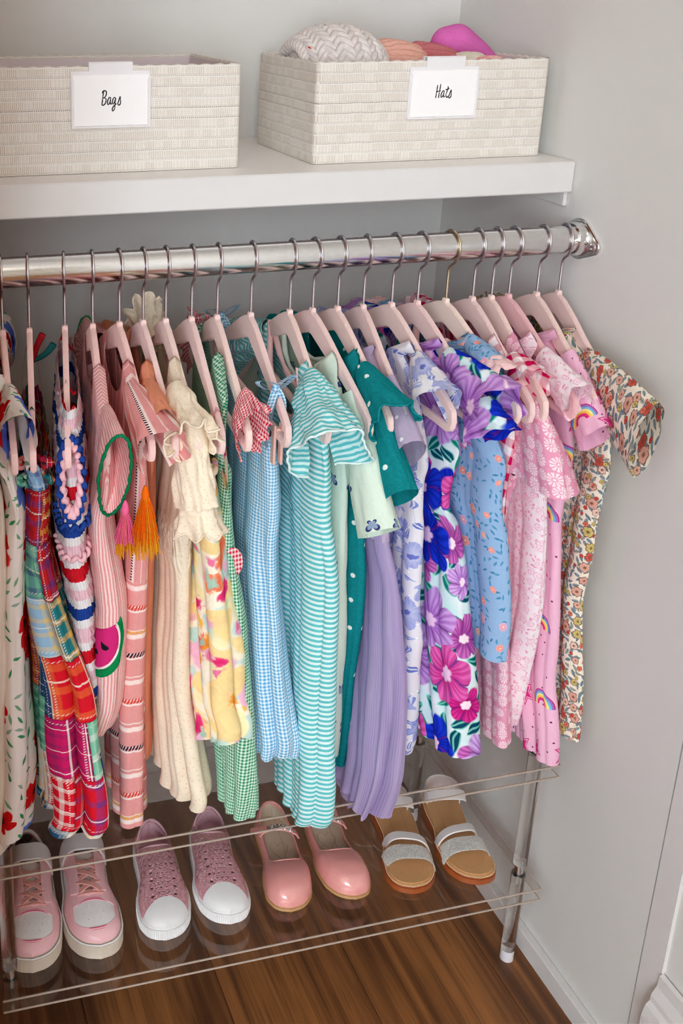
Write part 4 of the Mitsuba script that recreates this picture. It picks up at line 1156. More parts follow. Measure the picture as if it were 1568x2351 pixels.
glitter('glitter_pink', (238, 168, 178), (255, 246, 248), .35, .26)
glitter('glitter_silver', (240, 238, 232), (255, 255, 252), .15, .35)
prin('rubber_white', (226, 226, 226), .55)
prin('rubber_cream', (206, 192, 176), .5)
prin('leather_pink', (236, 184, 190), .38, specular=.5)
prin('leather_white', (232, 228, 228), .42)
prin('suede_white', (222, 214, 212), .6)
prin('lining_pink', (214, 172, 186), .7)
prin('lining_dark', (70, 58, 54), .85)
prin('lace_pink', (224, 158, 150), .8)
prin('patent_pink', (232, 158, 153), .16, specular=.6, clearcoat=1., clearcoat_gloss=.96)
prin('insole_beige', (206, 190, 168), .7)
prin('stitch', (168, 148, 122), .8)
prin('stitch_pink', (206, 84, 120), .8)
prin('stitch_cream', (232, 214, 180), .8)
prin('sole_tan', (178, 136, 92), .5)
prin('sole_rust', (150, 74, 32), .4)
prin('footbed_tan', (200, 152, 104), .55)
prin('ink', (28, 26, 28), .7)
scene['rhinestone'] = {'type': 'roughconductor', 'material': 'none', 'alpha': .05, 'specular_reflectance': {'type': 'rgb', 'value': [.95, .95, .96]}}


class Shoe:
    """Outline and height of one shoe: x from heel (0) to toe (L), y to the side, inner = the side (+1 or -1) of the big toe."""

    def __init__(s, L, Wd, inner, prof, wid=None, bias=.006, nz=2.4, ny=2.4):
        s.L, s.W, s.inner, s.bias, s.nz, s.ny = L, Wd, inner, bias, nz, ny
        s.pt, s.ph = zip(*prof)
        s.wt = [0, .015, .05, .11, .25, .45, .70, .84, .93, .98, 1] if wid is None else wid[0]
        s.ww = [0, .34, .58, .74, .80, .80, 1.0, .95, .74, .42, 0] if wid is None else wid[1]
        s.fw, s.fh = PchipInterpolator(s.wt, s.ww), PchipInterpolator(s.pt, s.ph)

    def w(s, t):
        return s.W / 2 * s.fw(np.clip(t, 0, 1))

    def c(s, t):
        t = np.asarray(t)
        return s.inner * s.bias * (np.clip((t - .35) / .65, 0, 1) ** 1.5 - .35 * np.sin(np.pi * np.clip(t, 0, 1)))

    def h(s, t):
        return s.fh(np.clip(t, 0, 1))

    def ts(s, n=48):
        return (1 - np.cos(np.linspace(0, np.pi, n))) / 2

    def outline(s, off=0., n=60):
        t = s.ts(n)
        pts = [(a * s.L, s.c(a) - s.w(a)) for a in t] + [(a * s.L, s.c(a) + s.w(a)) for a in t[::-1][1:-1]]
        return Polygon(pts).buffer(0).buffer(off)

    def top(s, x, y, off=0.):
        t = x / s.L
        q = np.abs(y - s.c(t)) / np.maximum(s.w(t), 1e-4)
        return s.h(t) * np.clip(1 - np.clip(q, 0, 1) ** s.ny, 0, 1) ** (1 / s.nz) + off

    def solid(s, zb, inset=0., n=44, m=26):
        t = s.ts(n)[1:-1]
        th = np.linspace(0, np.pi, m)
        rings = []
        for a in t:
            w, H = max(float(s.w(a)) - inset, .0006), max(float(s.h(a)) - zb - inset, .0006)
            y = float(s.c(a)) - np.cos(th) * np.abs(np.cos(th)) ** (2 / s.ny - 1) * w
            z = zb + np.abs(np.sin(th)) ** (2 / s.nz) * H
            rings.append(np.stack([np.full(m, inset + a * (s.L - 2 * inset)), y, z], 1))
        R = np.array(rings)
        V = R.reshape(-1, 3)
        k, mm = len(R), m
        F = []
        for i in range(k - 1):
            for j in range(mm):
                j2 = (j + 1) % mm
                a_, b_, c_, d_ = i * mm + j, i * mm + j2, (i + 1) * mm + j2, (i + 1) * mm + j
                F += [[a_, b_, c_], [a_, c_, d_]]
        n0 = len(V)
        V = np.vstack([V, R[0].mean(0), R[-1].mean(0)])
        for j in range(mm):
            j2 = (j + 1) % mm
            F += [[n0, j2, j], [n0 + 1, (k - 1) * mm + j, (k - 1) * mm + j2]]
        ms = trimesh.Trimesh(V, F, process=False)
        if ms.volume < 0:
            ms.invert()
        return man(ms)


def prism(poly, z0, z1):
    m = trimesh.creation.extrude_polygon(poly, z1 - z0, engine='earcut')
    m.apply_translation([0, 0, z0])
    return man(m)


def sweep(points, wdir, width, th, up=None):
    """A flat strap: box section along points; wdir is the direction of its width."""
    p = np.asarray(points, float)
    n = len(p)
    t = np.gradient(p, axis=0)
    t /= np.linalg.norm(t, axis=1, keepdims=True)
    w = np.broadcast_to(np.asarray(wdir, float), p.shape)
    w = w - t * np.sum(w * t, 1, keepdims=True)
    w /= np.linalg.norm(w, axis=1, keepdims=True)
    u = np.cross(t, w)
    u *= np.sign(u[:, 2].sum() or 1)
    wd = np.broadcast_to(np.asarray(width, float), (n,))[:, None] / 2
    e = .12
    sec = [(-1, 0), (-1 + e, th), (1 - e, th), (1, 0), (1 - e, -th), (-1 + e, -th)]
    V = np.stack([p + w * wd * a + u * b for a, b in sec], 1)
    k = len(sec)
    i, j = np.meshgrid(np.arange(n - 1), np.arange(k), indexing='ij')
    q = np.stack([i * k + j, i * k + (j + 1) % k, (i + 1) * k + (j + 1) % k, (i + 1) * k + j], -1).reshape(-1, 4)
    F = np.vstack([q[:, [0, 1, 2]], q[:, [0, 2, 3]], [[0, 2, 1], [0, 3, 2], [0, 4, 3], [0, 5, 4]], np.array([[0, 1, 2], [0, 2, 3], [0, 3, 4], [0, 4, 5]]) + (n - 1) * k])
    return trimesh.Trimesh(V.reshape(-1, 3), F, process=False)


def place_shoe(toe, yaw, L):
    th = math.radians(yaw)
    d = np.array([math.sin(th), -math.cos(th), 0])
    r = np.array([math.cos(th), math.sin(th), 0])
    M = np.eye(4)
    M[:3, 0], M[:3, 1], M[:3, 2] = d, -r, [0, 0, 1]
    M[:3, 3] = np.array([toe[0], toe[1], SHZ]) - d * L
    return M                                                       # local +y is towards the picture's left


def band(s, t0, t1, y0, y1, off, n=24):
    """Points over the shoe's top from y0 to y1 (fractions of the half width) while t runs t0 to t1."""
    f = np.linspace(0, 1, n)
    y = y0 + (y1 - y0) * f
    t = t0 + (t1 - t0) * f
    yy = s.c(t) + y * s.w(t)
    x = t * s.L
    return np.stack([x, yy, s.top(x, yy) + off], 1)


def stitches(points, r, step, mat, parent, name='stitching', ln=.55):
    p = np.asarray(points)
    d = np.r_[0, np.cumsum(np.linalg.norm(np.diff(p, axis=0), axis=1))]
    out = []
    for a in np.arange(0, d[-1] - step, step):
        f = lambda q: np.array([np.interp(q, d, p[:, i]) for i in range(3)])
        out.append(tube([f(a), f(a + step * ln)], r, 5))
    k = part(parent, name, cat(out), mat, False)
    labels[k] = {'kind': 'stuff'}


def fix(m):
    return m


# glitter slip-ons
def slip_on(toe, yaw, inner, label):
    L, Wd = .163, .066
    s = Shoe(L, Wd, inner, [(0, .044), (.06, .049), (.2, .043), (.34, .047), (.5, .047), (.68, .041), (.85, .034), (.95, .027), (1, .02)])
    M = place_shoe(toe, yaw, L)
    t = thing('slip_on_shoe', label, 'shoe', None)
    sole = s.outline(.0022)
    part(t, 'sole', moved(extrude(sole, .0165, .002), M), 'rubber_white', 30)
    # ridges round the toe of the sidewall
    ol = np.array(sole.exterior.coords)
    seg = LineString(ol)
    rid = []
    for q in np.arange(0, seg.length, .0026):
        a = np.array(seg.interpolate(q).coords[0])
        if a[0] > L * .62:
            rid.append(trimesh.creation.cylinder(radius=.0008, segment=[[a[0], a[1], .002], [a[0], a[1], .013]], sections=5))
    part(t, 'sidewall_ridges', moved(cat(rid), M), 'rubber_white', False)
    up = s.solid(.012) - s.solid(.010, .0026)
    op = [(s.L * (.035 + .29 * (1 - math.cos(a)) / 2), float(s.c(.2)) + math.sin(a) * .0235 * (1 - .12 * math.cos(a))) for a in np.linspace(0, 2 * np.pi, 48, endpoint=False)]
    up = up - prism(Polygon(op), .03, .1)
    cut = .80
    toebox = Polygon([(L * 1.1, -.1), (L * 1.1, .1), (L * .88, .1), (L * .88, .03)] + [(L * (.80 + .08 * (y / .03) ** 2), y) for y in np.linspace(.03, -.03, 21)] + [(L * .88, -.03), (L * .88, -.1)])
    cap_ = up ^ prism(toebox, -.01, .2)
    up = up - prism(toebox.buffer(.0), -.01, .2)
    holes, rims = [], []
    for f in np.linspace(.38, .78, 7):
        for sd in (-1, 1):
            yw = float(s.w(f)) * (.50 if f < .6 else .46)
            holes.append((f * L, float(s.c(f)) + sd * yw, .0024))
    for i, f in enumerate(np.linspace(.52, .76, 7)):
        for y in (-.0065, 0, .0065):
            holes.append((f * L, float(s.c(f)) + y + (.003 if i % 2 else 0), .0015))
    for f in np.linspace(.12, .64, 10):
        for sd in (-1, 1):
            for q in (.76, .90):
                holes.append(((f + (.02 if q > .8 else 0)) * L, float(s.c(f)) + sd * float(s.w(f)) * q, .0010))
    for x, y, r in holes:
        up = up - m3d.Manifold.cylinder(.1, r, r, 10).translate([x, y, .012])
    part(t, 'upper', moved(tri(up), M), 'glitter_pink', 40)
    part(t, 'toe_cap', moved(tri(cap_), M), 'rubber_white', 40)
    lin_ = s.solid(.010, .0027) - s.solid(.008, .0042)
    lin_ = lin_ - prism(Polygon(op).buffer(-.001), .03, .1) - prism(sbox(L * .5, -.1, L * 2, .1), 0, .2)
    part(t, 'lining', moved(tri(lin_), M), 'lining_pink', 40)
    rimp = np.array([(x, y, float(s.top(x, y)) + .0002) for x, y in op])
    part(t, 'collar', moved(tube(rimp, .0016, 8, closed=True), M), 'lining_pink', True)
    part(t, 'insole', moved(extrude(s.outline(-.004), .003), M @ T().translate([0, 0, .0166]).matrix), 'lining_pink', 30)
    for sd in (-1, 1):
        seam = np.array([(f * L, float(s.c(f)) + sd * float(s.w(f)) * (.36 + .1 * (f < .5)), 0) for f in np.linspace(.37, .8, 20)])
        seam[:, 2] = s.top(seam[:, 0], seam[:, 1], .0003)
        part(t, 'seam', moved(tube(seam, .0006, 5), M), 'glitter_pink', True)


slip_on((-.527, -.424), -5, 1, 'sparkly pink perforated slip-on shoe with a white toe, beside the white and pink lace-up')
slip_on((-.452, -.418), -9, -1, 'sparkly pink perforated slip-on shoe with a white toe, beside the pink patent strap shoe')


# pink patent strap shoes
def mary_jane(toe, yaw, inner, label):
    L, Wd = .166, .064
    s = Shoe(L, Wd, inner, [(0, .034), (.06, .038), (.2, .027), (.4, .022), (.56, .023), (.68, .032), (.8, .034), (.9, .030), (.97, .022), (1, .014)], bias=.008, ny=3.0)
    M = place_shoe(toe, yaw, L)
    t = thing('strap_shoe', label, 'shoe', None)
    part(t, 'sole', moved(extrude(s.outline(.0012), .0055, .001), M), 'sole_tan', 30)
    up = s.solid(.0045) - s.solid(.003, .0022)
    op = []
    for a in np.linspace(0, 2 * np.pi, 64, endpoint=False):
        x = .028 + .63 * (1 - math.cos(a)) / 2
        yw = (float(s.w(x)) - .0034) * (abs(math.sin(a)) ** .42) * np.sign(math.sin(a))
        op.append((x * L, float(s.c(x)) + yw))
    op = Polygon(op).buffer(.0015).buffer(-.0015)
    up = up - prism(op, .012, .1)
    part(t, 'upper', moved(tri(up), M), 'patent_pink', 45)
    rim = np.array([(x, y, float(s.top(x, y)) - .0001) for x, y in [op.exterior.interpolate(q, True).coords[0] for q in np.linspace(0, 1, 70, endpoint=False)]])
    part(t, 'binding', moved(tube(rim, .0013, 8, closed=True), M), 'patent_pink', True)
    ins = part(t, 'insole', moved(extrude(s.outline(-.0032), .0045, .0015), M @ T().translate([0, 0, .0058]).matrix), 'insole_beige', 30)
    zi = .0105
    hp = []
    for a in np.linspace(0, 2 * np.pi, 60):
        hx, hy = 16 * math.sin(a) ** 3, 13 * math.cos(a) - 5 * math.cos(2 * a) - 2 * math.cos(3 * a) - math.cos(4 * a)
        hp.append((L * .36 - hy * .0012 + .01, float(s.c(.36)) + hx * .00075 + .002, zi))
    stitches([M[:3, :3] @ np.array(q) + M[:3, 3] for q in hp], .00045, .0022, 'stitch', ins)
    seam = [(q * L, float(s.c(q)) - .006 + .014 * (q - .1) * inner * .3, zi) for q in np.linspace(.05, .62, 20)]
    stitches([M[:3, :3] @ np.array(q) + M[:3, 3] for q in seam], .0004, .002, 'stitch', ins)
    part(t, 'lining', moved(tri((s.solid(.004, .0023) - s.solid(.003, .0036)) - prism(op.buffer(.0005), .012, .1) - prism(sbox(L * .62, -.1, 1, .1), 0, .1)), M), 'insole_beige', 40)
    # the strap bridges the opening; its free end sticks out on the outer side
    f = np.linspace(-1, 1, 30)
    xs_ = L * (.335 - .03 * f)
    ys_ = float(s.c(.35)) + f * (float(s.w(.35)) + .0005)
    zs_ = .026 + .010 * (1 - f ** 2) - .008 * np.clip(np.abs(f) - .85, 0, 1) * 3
    st = np.stack([xs_, ys_, zs_], 1)
    sp = part(t, 'strap', moved(sweep(st, [1, 0, 0], .0105, .0011), M), 'patent_pink', 40)
    tab = np.stack([L * (.305 - .02 * np.linspace(0, 1, 8)), float(s.c(.35)) + float(s.w(.35)) * 1 + np.linspace(-.006, .013, 8), .030 - .004 * np.linspace(0, 1, 8)], 1)
    part(sp, 'tab', moved(sweep(tab, [1, 0, 0], [.0105] * 4 + [.0112, .0115, .011, .009], .0011), M), 'patent_pink', 40)
    br = np.stack([L * (.315) + np.array([-.0065, .0065]), np.full(2, float(s.c(.34)) + float(s.w(.35)) * .72), np.full(2, .0335)], 1)
    part(sp, 'keeper', moved(sweep(br + np.array([0, 0, 0]), [0, 1, 0], .004, .0016), M), 'patent_pink', 40)
    rng = np.random.default_rng(int(abs(toe[0]) * 1000))
    g1, g2 = [], []
    stone = trimesh.creation.icosphere(subdivisions=0, radius=.0017)
    for q in np.linspace(-.62, .55, 17):
        for j, w in enumerate((-.0033, 0, .0033)):
            qq = q + (.03 if j == 1 else 0)
            c_ = np.array([np.interp(qq, f, xs_) + w, np.interp(qq, f, ys_), np.interp(qq, f, zs_) + .0016])
            k = stone.copy()
            k.apply_transform(trimesh.transformations.random_rotation_matrix(rng.random(3)))
            k.apply_translation(c_)
            g1.append(k)
    labels[part(sp, 'rhinestones', moved(cat(g1), M), 'rhinestone', False)] = {'label': 'band of faceted rhinestones', 'kind': 'stuff'}


mary_jane((-.355, -.421), -7, 1, 'pink patent shoe with a rhinestone strap, between the green gingham and aqua hems')
mary_jane((-.280, -.420), -8, -1, 'pink patent shoe with a rhinestone strap, behind the aqua dress hem')


# white strap sandals
def sandal(toe, yaw, inner, label, flap):
    L, Wd = .172, .064
    s = Shoe(L, Wd, inner, [(0, .018), (.3, .018), (.55, .019), (.62, .036), (.74, .036), (.84, .022), (1, .012)], bias=.008, nz=2.1, ny=2.0,
             wid=([0, .015, .05, .11, .25, .45, .70, .84, .93, .98, 1], [0, .36, .6, .76, .80, .74, 1.0, .97, .78, .46, 0]))
    M = place_shoe(toe, yaw, L)
    t = thing('sandal', label, 'sandal', None)
    part(t, 'sole', moved(extrude(s.outline(.003), .0095, .0015), M), 'sole_rust', 30)
    fb = part(t, 'footbed', moved(extrude(s.outline(.0004), .0055, .0018), M @ T().translate([0, 0, .0088]).matrix), 'footbed_tan', 30)
    wl = lambda P: [M[:3, :3] @ np.array(q) + M[:3, 3] for q in P]
    ol = np.array(s.outline(.0014).exterior.coords)
    stitches(wl([(x, y, .0105) for x, y in ol]), .0007, .0026, 'stitch_cream', t, 'welt_stitching', .62)
    toe_arc = [(L * (.74 + .19 * math.cos(a)), float(s.c(.85)) + .021 * math.sin(a), .0142) for a in np.linspace(-1.9, 1.9, 40)]
    stitches(wl(toe_arc), .0004, .0018, 'sole_tan', fb)
    for sd in (-1, 1):
        stitches(wl([(q * L, float(s.c(q)) + sd * .011 * (1 - .2 * q), .0142) for q in np.linspace(.12, .6, 30)]), .0004, .0022, 'sole_tan', fb)

    def over(t0, tilt, wid_, zpk, th):
        f = np.linspace(-1, 1, 34)
        tt = t0 + tilt * f * -inner + .035 * (1 - f ** 2)
        y = s.c(tt) + f * (s.w(tt) + .0012)
        z = .006 + (zpk - .006) * (1 - np.abs(f) ** 2.6) ** .62
        return sweep(np.stack([tt * L, y, z], 1), [1, 0, .0], wid_, th)
    part(t, 'glitter_strap', moved(over(.745, .015, .026, .033, .0012), M), 'glitter_silver', 40, label='wide strap covered in silver glitter')
    part(t, 'toe_strap', moved(over(.60, .035, .0135, .0365, .0013), M), 'leather_white', 40, label='narrow white strap')
    # heel counter and ankle strap
    a = np.linspace(-np.pi * .62, np.pi * .62, 30)
    hc = np.stack([L * .155 - np.cos(a) * L * .15, np.sin(a) * float(s.w(.2)) * .97, .022 + 0 * a], 1)
    hc[:, 2] = .024 - .006 * np.clip(np.abs(a) - 1.3, 0, 1)
    m = sweep(hc, [0, 0, 1], .026, .0011)
    part(t, 'heel_counter', moved(m, M), 'leather_white', 40)
    f = np.linspace(-1, 1, 26)
    an = np.stack([L * (.26 + .05 * (1 - f ** 2)), f * float(s.w(.25)) * 1.02, .034 + .012 * (1 - f ** 2) ** .8], 1)
    k = part(t, 'ankle_strap', moved(sweep(an, [1, 0, -.6], .0155, .0012), M), 'leather_white', 40, label='white ankle strap')
    if flap:
        e = np.linspace(0, 1, 12)
        fl_ = np.stack([L * (.25 + .04 * e), float(s.w(.25)) * 1.0 + .03 * e, .036 - .010 * e ** 2], 1)
        part(k, 'flap', moved(sweep(fl_, [1, 0, -.3], [.0125] * 8 + [.0125, .012, .010, .006], .0012), M), 'leather_white', 40)


sandal((-.186, -.4305), -11, 1, 'white and silver glitter sandal with its ankle strap open, under the lilac tulle', True)
sandal((-.108, -.4345), -12, -1, 'white and silver glitter sandal with a closed ankle strap, nearest the right wall', False)


# lace-up trainers
def trainer(toe, yaw, inner, label, dim):
    L, Wd = .172, .068
    s = Shoe(L, Wd, inner, [(0, .060), (.06, .066), (.2, .060), (.33, .062), (.45, .060), (.58, .054), (.7, .048), (.85, .041), (.94, .035), (1, .026)], bias=.006, nz=2.7, ny=2.6)
    M = place_shoe(toe, yaw, L)
    t = thing('trainer', label, 'shoe', None)
    part(t, 'sole', moved(extrude(s.outline(.003), .022, .003), M), 'rubber_cream', 30)
    part(t, 'sole_rim', moved(tube(np.array([(x, y, .0205) for x, y in s.outline(.0022).exterior.coords[:-1]]), .0012, 6, closed=True), M), 'rubber_white', True)
    full = s.solid(.018)
    shell = full - s.solid(.016, .003)
    op = [(L * (.04 + .26 * (1 - math.cos(a)) / 2), math.sin(a) * .0215 + float(s.c(.15))) for a in np.linspace(0, 2 * np.pi, 48, endpoint=False)]
    slot = Polygon([(L * .24, -.012), (L * .64, -.0095), (L * .67, 0), (L * .64, .0095), (L * .24, .012)]).buffer(.0012)
    slot = affinity.translate(slot, 0, float(s.c(.45)))
    toe_p = Polygon([(L * (.735 + .02 * (y / .023) ** 2), y) for y in np.linspace(-.025, .025, 15)] + [(L * (.82 + .105 * math.cos(a)), .0255 * math.sin(a)) for a in np.linspace(1.35, -1.35, 24)]).buffer(.001)
    toe_p = affinity.translate(toe_p, 0, float(s.c(.82)))
    shell = shell - prism(Polygon(op), .04, .2)
    body_ = shell - prism(slot, .03, .2) - prism(toe_p, .02, .2)
    quarter = Polygon([(L * .36, -.1), (L * .36, -.0235), (L * .5, -.0225), (L * .60, -.028), (L * .62, -.1)])
    side_ = prism(quarter, 0, .2) + prism(affinity.scale(quarter, 1, -1, origin=(0, 0)), 0, .2)
    part(t, 'upper', moved(tri(body_ - side_), M), 'leather_pink', 40)
    part(t, 'side_panel', moved(tri(body_ ^ side_), M), 'leather_white', 40)
    tb = s.solid(.018, .0008) ^ prism(toe_p, .02, .2)
    for i, row in enumerate(((-.014, -.007, 0, .007, .014), (-.0105, -.0035, .0035, .0105), (-.007, 0, .007))):
        for y in row:
            tb = tb - m3d.Manifold.cylinder(.02, .0006, .0006, 6).translate([L * (.775 + .045 * i), y * 1.15 + float(s.c(.8)), float(s.h(.79 + .045 * i)) - .010])
    part(t, 'toe_box', moved(tri(tb), M), 'leather_white', 40, label='white perforated toe panel')
    rim = np.array([(x, y, float(s.top(x, y)) + .0001) for x, y in toe_p.buffer(.0022).exterior.coords])
    stitches([M[:3, :3] @ q + M[:3, 3] for q in rim], .0004, .0019, 'stitch_pink', t)
    rim = np.array([(x, y, float(s.top(x, y)) + .0001) for x, y in toe_p.buffer(.0002).exterior.coords[:-1]])
    part(t, 'toe_piping', moved(tube(rim, .0007, 5, closed=True), M), 'stitch_pink', True)
    # tongue, lace stays, laces, strap, lining
    tg = s.solid(.02, .0045) ^ prism(affinity.scale(slot, 1.0, 1.5).intersection(sbox(L * .2, -.1, L * .655, .1)), .03, .2)
    part(t, 'tongue', moved(tri(tg), M), 'suede_white', 40)
    stay = unary_union([affinity.scale(slot, 1.1, 2.15).intersection(sbox(L * .30, -.1, L * .715, .1))]) - slot
    st = (s.solid(.02, -.0012) - s.solid(.02, .0)) ^ prism(stay.buffer(-.001).buffer(.001), .03, .2)
    part(t, 'lace_stay', moved(tri(st), M), 'leather_pink', 40)
    ey = [(.40, .0135), (.49, .013), (.58, .0125), (.665, .012)]

    def at(f, y, o):
        return np.array([f * L, float(s.c(f)) + y, float(s.top(f * L, float(s.c(f)) + y)) + o])
    for i in range(3):
        for sd in (-1, 1):
            a_, b_ = at(ey[i][0], sd * ey[i][1] * 1.25, .0012), at(ey[i + 1][0], -sd * ey[i + 1][1] * 1.25, .0012)
            mid_ = (a_ + b_) / 2 + [0, 0, .0035 + (.001 if sd > 0 else 0)]
            part(t, 'lace', moved(sweep(spline([a_, mid_, b_], 14), [1, .5 * sd, 0], .0066, .0009), M), 'lace_pink', 40)
    a_, b_ = at(.675, -.0165, .0012), at(.675, .0165, .0012)
    part(t, 'lace', moved(sweep(spline([a_, (a_ + b_) / 2 + [0, 0, .0025], b_], 14), [1, 0, 0], .006, .0009), M), 'lace_pink', 40)
    f = np.linspace(-1, 1, 26)
    tt = .27 + 0 * f
    y = s.c(tt) + f * (s.w(tt) + .002)
    z = .034 + .038 * (1 - np.abs(f) ** 3.2) ** .6
    part(t, 'ankle_strap', moved(sweep(np.stack([tt * L + .006 * (1 - f ** 2), y, z], 1), [1, 0, -.35], .024, .0016), M), 'leather_white', 40, label='white ankle strap')
    part(t, 'lining', moved(tri((s.solid(.018, .0031) - s.solid(.015, .005)) - prism(Polygon(op).buffer(-.0008), .04, .2) - prism(sbox(L * .33, -.1, 1, .1), 0, .2)), M), 'lining_dark', 40)
    part(t, 'insole', moved(extrude(s.outline(-.0045), .003), M @ T().translate([0, 0, .0222]).matrix), 'lining_dark', 30)
    cp = np.array([(x, y, float(s.top(x, y)) + .0004) for x, y in op])
    part(t, 'collar', moved(tube(cp, .0026, 8, closed=True), M), 'leather_white', True)


trainer((-.698, -.431), -4, 1, 'pink and white lace-up trainer beside the rack\'s left leg', True)
trainer((-.625, -.430), -5, -1, 'pink and white lace-up trainer next to the sparkly slip-ons', False)
# ---------------------------------------------------------------- fabric bins, their tags and the hats
def woven(p, n, uv):
    u = p.x + p.y
    v = p.z + .0006 * mikit.noise(u * 60, 2.)
    row = dr.floor(v / .0115)
    fr_ = v / .0115 - row
    k = dr.floor(u / .0105 + .37 * (row - 2 * dr.floor(row / 2)))
    r1, r0 = cr(k, row, 2), cr(row, 5)
    c = C3((234, 229, 222))
    # blocks of close upright threads, alternating with knotted blocks
    th = stripe(u, .0021, .42, .25)
    on = ss(.16, .24, fr_) * ss(.96, .88, fr_)
    c = mixc(c, C3((190, 176, 160)), th * on * (.25 + .5 * sel(r1 > .42, 1., 0.)))
    kn = stripe(u, .0042, .3, .2) * stripe(v, .0023, .4, .2)
    c = mixc(c, C3((176, 158, 138)), kn * on * sel(r1 > .42, .1, .45))
    dash = stripe(u + .0007 * row, .0023, .66, .15)
    d1 = dr.abs(fr_ - .08) * .0115
    c = mixc(c, C3((96, 84, 72)), ss(.0006, .0003, d1) * dash * (.25 + .7 * r0))
    d2 = dr.abs(fr_ - .2) * .0115
    c = mixc(c, C3((160, 144, 126)), ss(.0005, .0002, d2) * dash * .6)
    return c * (.95 + .1 * mikit.noise(u * 1500, v * 500))


scene['woven'] = {'type': 'twosided', 'b': {'type': 'diffuse', 'reflectance': mikit.proc(woven)}}
diffuse('bin_lining', (222, 212, 214))
prin('tag_plastic', (232, 230, 233), .3, specular=.5)
prin('tag_card', (246, 245, 246), .6)


def rbox(x0, x1, y0, y1, r):
    return sbox(x0 + r, y0 + r, x1 - r, y1 - r).buffer(r, 6)


def bin_(x0, x1, y0, y1, z1, label, twist=0.):
    t = thing('fabric_bin', label, 'storage bin')
    z0 = SZ + .0004
    outer, inner = rbox(x0, x1, y0, y1, .006), rbox(x0 + .004, x1 - .004, y0 + .004, y1 - .004, .004)
    w = trimesh.creation.extrude_polygon(outer - inner, z1 - z0 - .002, engine='earcut')
    w.apply_translation([0, 0, z0])
    part(t, 'wall', w, 'woven', 30)
    f = trimesh.creation.extrude_polygon(rbox(x0 + .003, x1 - .003, y0 + .003, y1 - .003, .004), .003, engine='earcut')
    f.apply_translation([0, 0, z0])
    part(t, 'base', f, 'bin_lining', 30)
    ln = trimesh.creation.extrude_polygon(inner.buffer(-.0003) - inner.buffer(-.0012), z1 - z0 - .007, engine='earcut')
    ln.apply_translation([0, 0, z0 + .0035])
    part(t, 'lining', ln, 'bin_lining', 30, label='pale lilac lining')
    rp = np.array([(x, y, z1 - .002) for x, y in [rbox(x0 + .002, x1 - .002, y0 + .002, y1 - .002, .004).exterior.interpolate(q, True).coords[0] for q in np.linspace(0, 1, 200, endpoint=False)]])
    rp[:, 2] += .0007 * np.sin(np.arange(200) * 1.9)
    part(t, 'rim', tube(rp, .0023, 8, closed=True), 'woven', True)
    return t


BY0, BY1 = -.2515, -.058
b1 = bin_(-.714, -.4075, BY0, BY1, 1.2085, 'woven beige fabric bin with the tag reading Bags')
b2 = bin_(-.3165, -.0165, BY0, BY1, 1.2085, 'woven beige fabric bin with the tag reading Hats')

GLYPH = {  # strokes of a thin brush hand, x to the right, y up, in units of the capital's height
    'B': [[(.02, -.02), (.07, .5), (.12, 1.02)], [(.03, .86), (.16, 1.06), (.34, 1.0), (.36, .78), (.24, .58), (.1, .5), (.3, .5), (.36, .3), (.24, .02), (.06, -.04)]],
    'a': [[(.3, .5), (.18, .55), (.05, .36), (.02, .1), (.08, 0), (.18, .1), (.29, .5), (.26, .15), (.3, .02), (.38, .1)]],
    'g': [[(.3, .48), (.18, .55), (.05, .36), (.03, .12), (.1, .04), (.2, .16), (.3, .5), (.26, 0), (.18, -.42), (.08, -.5), (.04, -.36), (.14, -.14), (.36, .08)]],
    's': [[(.0, .04), (.14, .3), (.25, .6), (.27, .4), (.3, .14), (.2, -.04), (.06, 0)]],
    'H': [[(.06, 1.02), (.05, .5), (.02, -.02)], [(.36, 1.08), (.33, .5), (.3, -.04)], [(-.02, .46), (.2, .5), (.42, .54)]],
    't': [[(.16, .9), (.12, .4), (.13, .06), (.2, 0), (.28, .1)], [(-.02, .62), (.14, .66), (.34, .72)]],
}


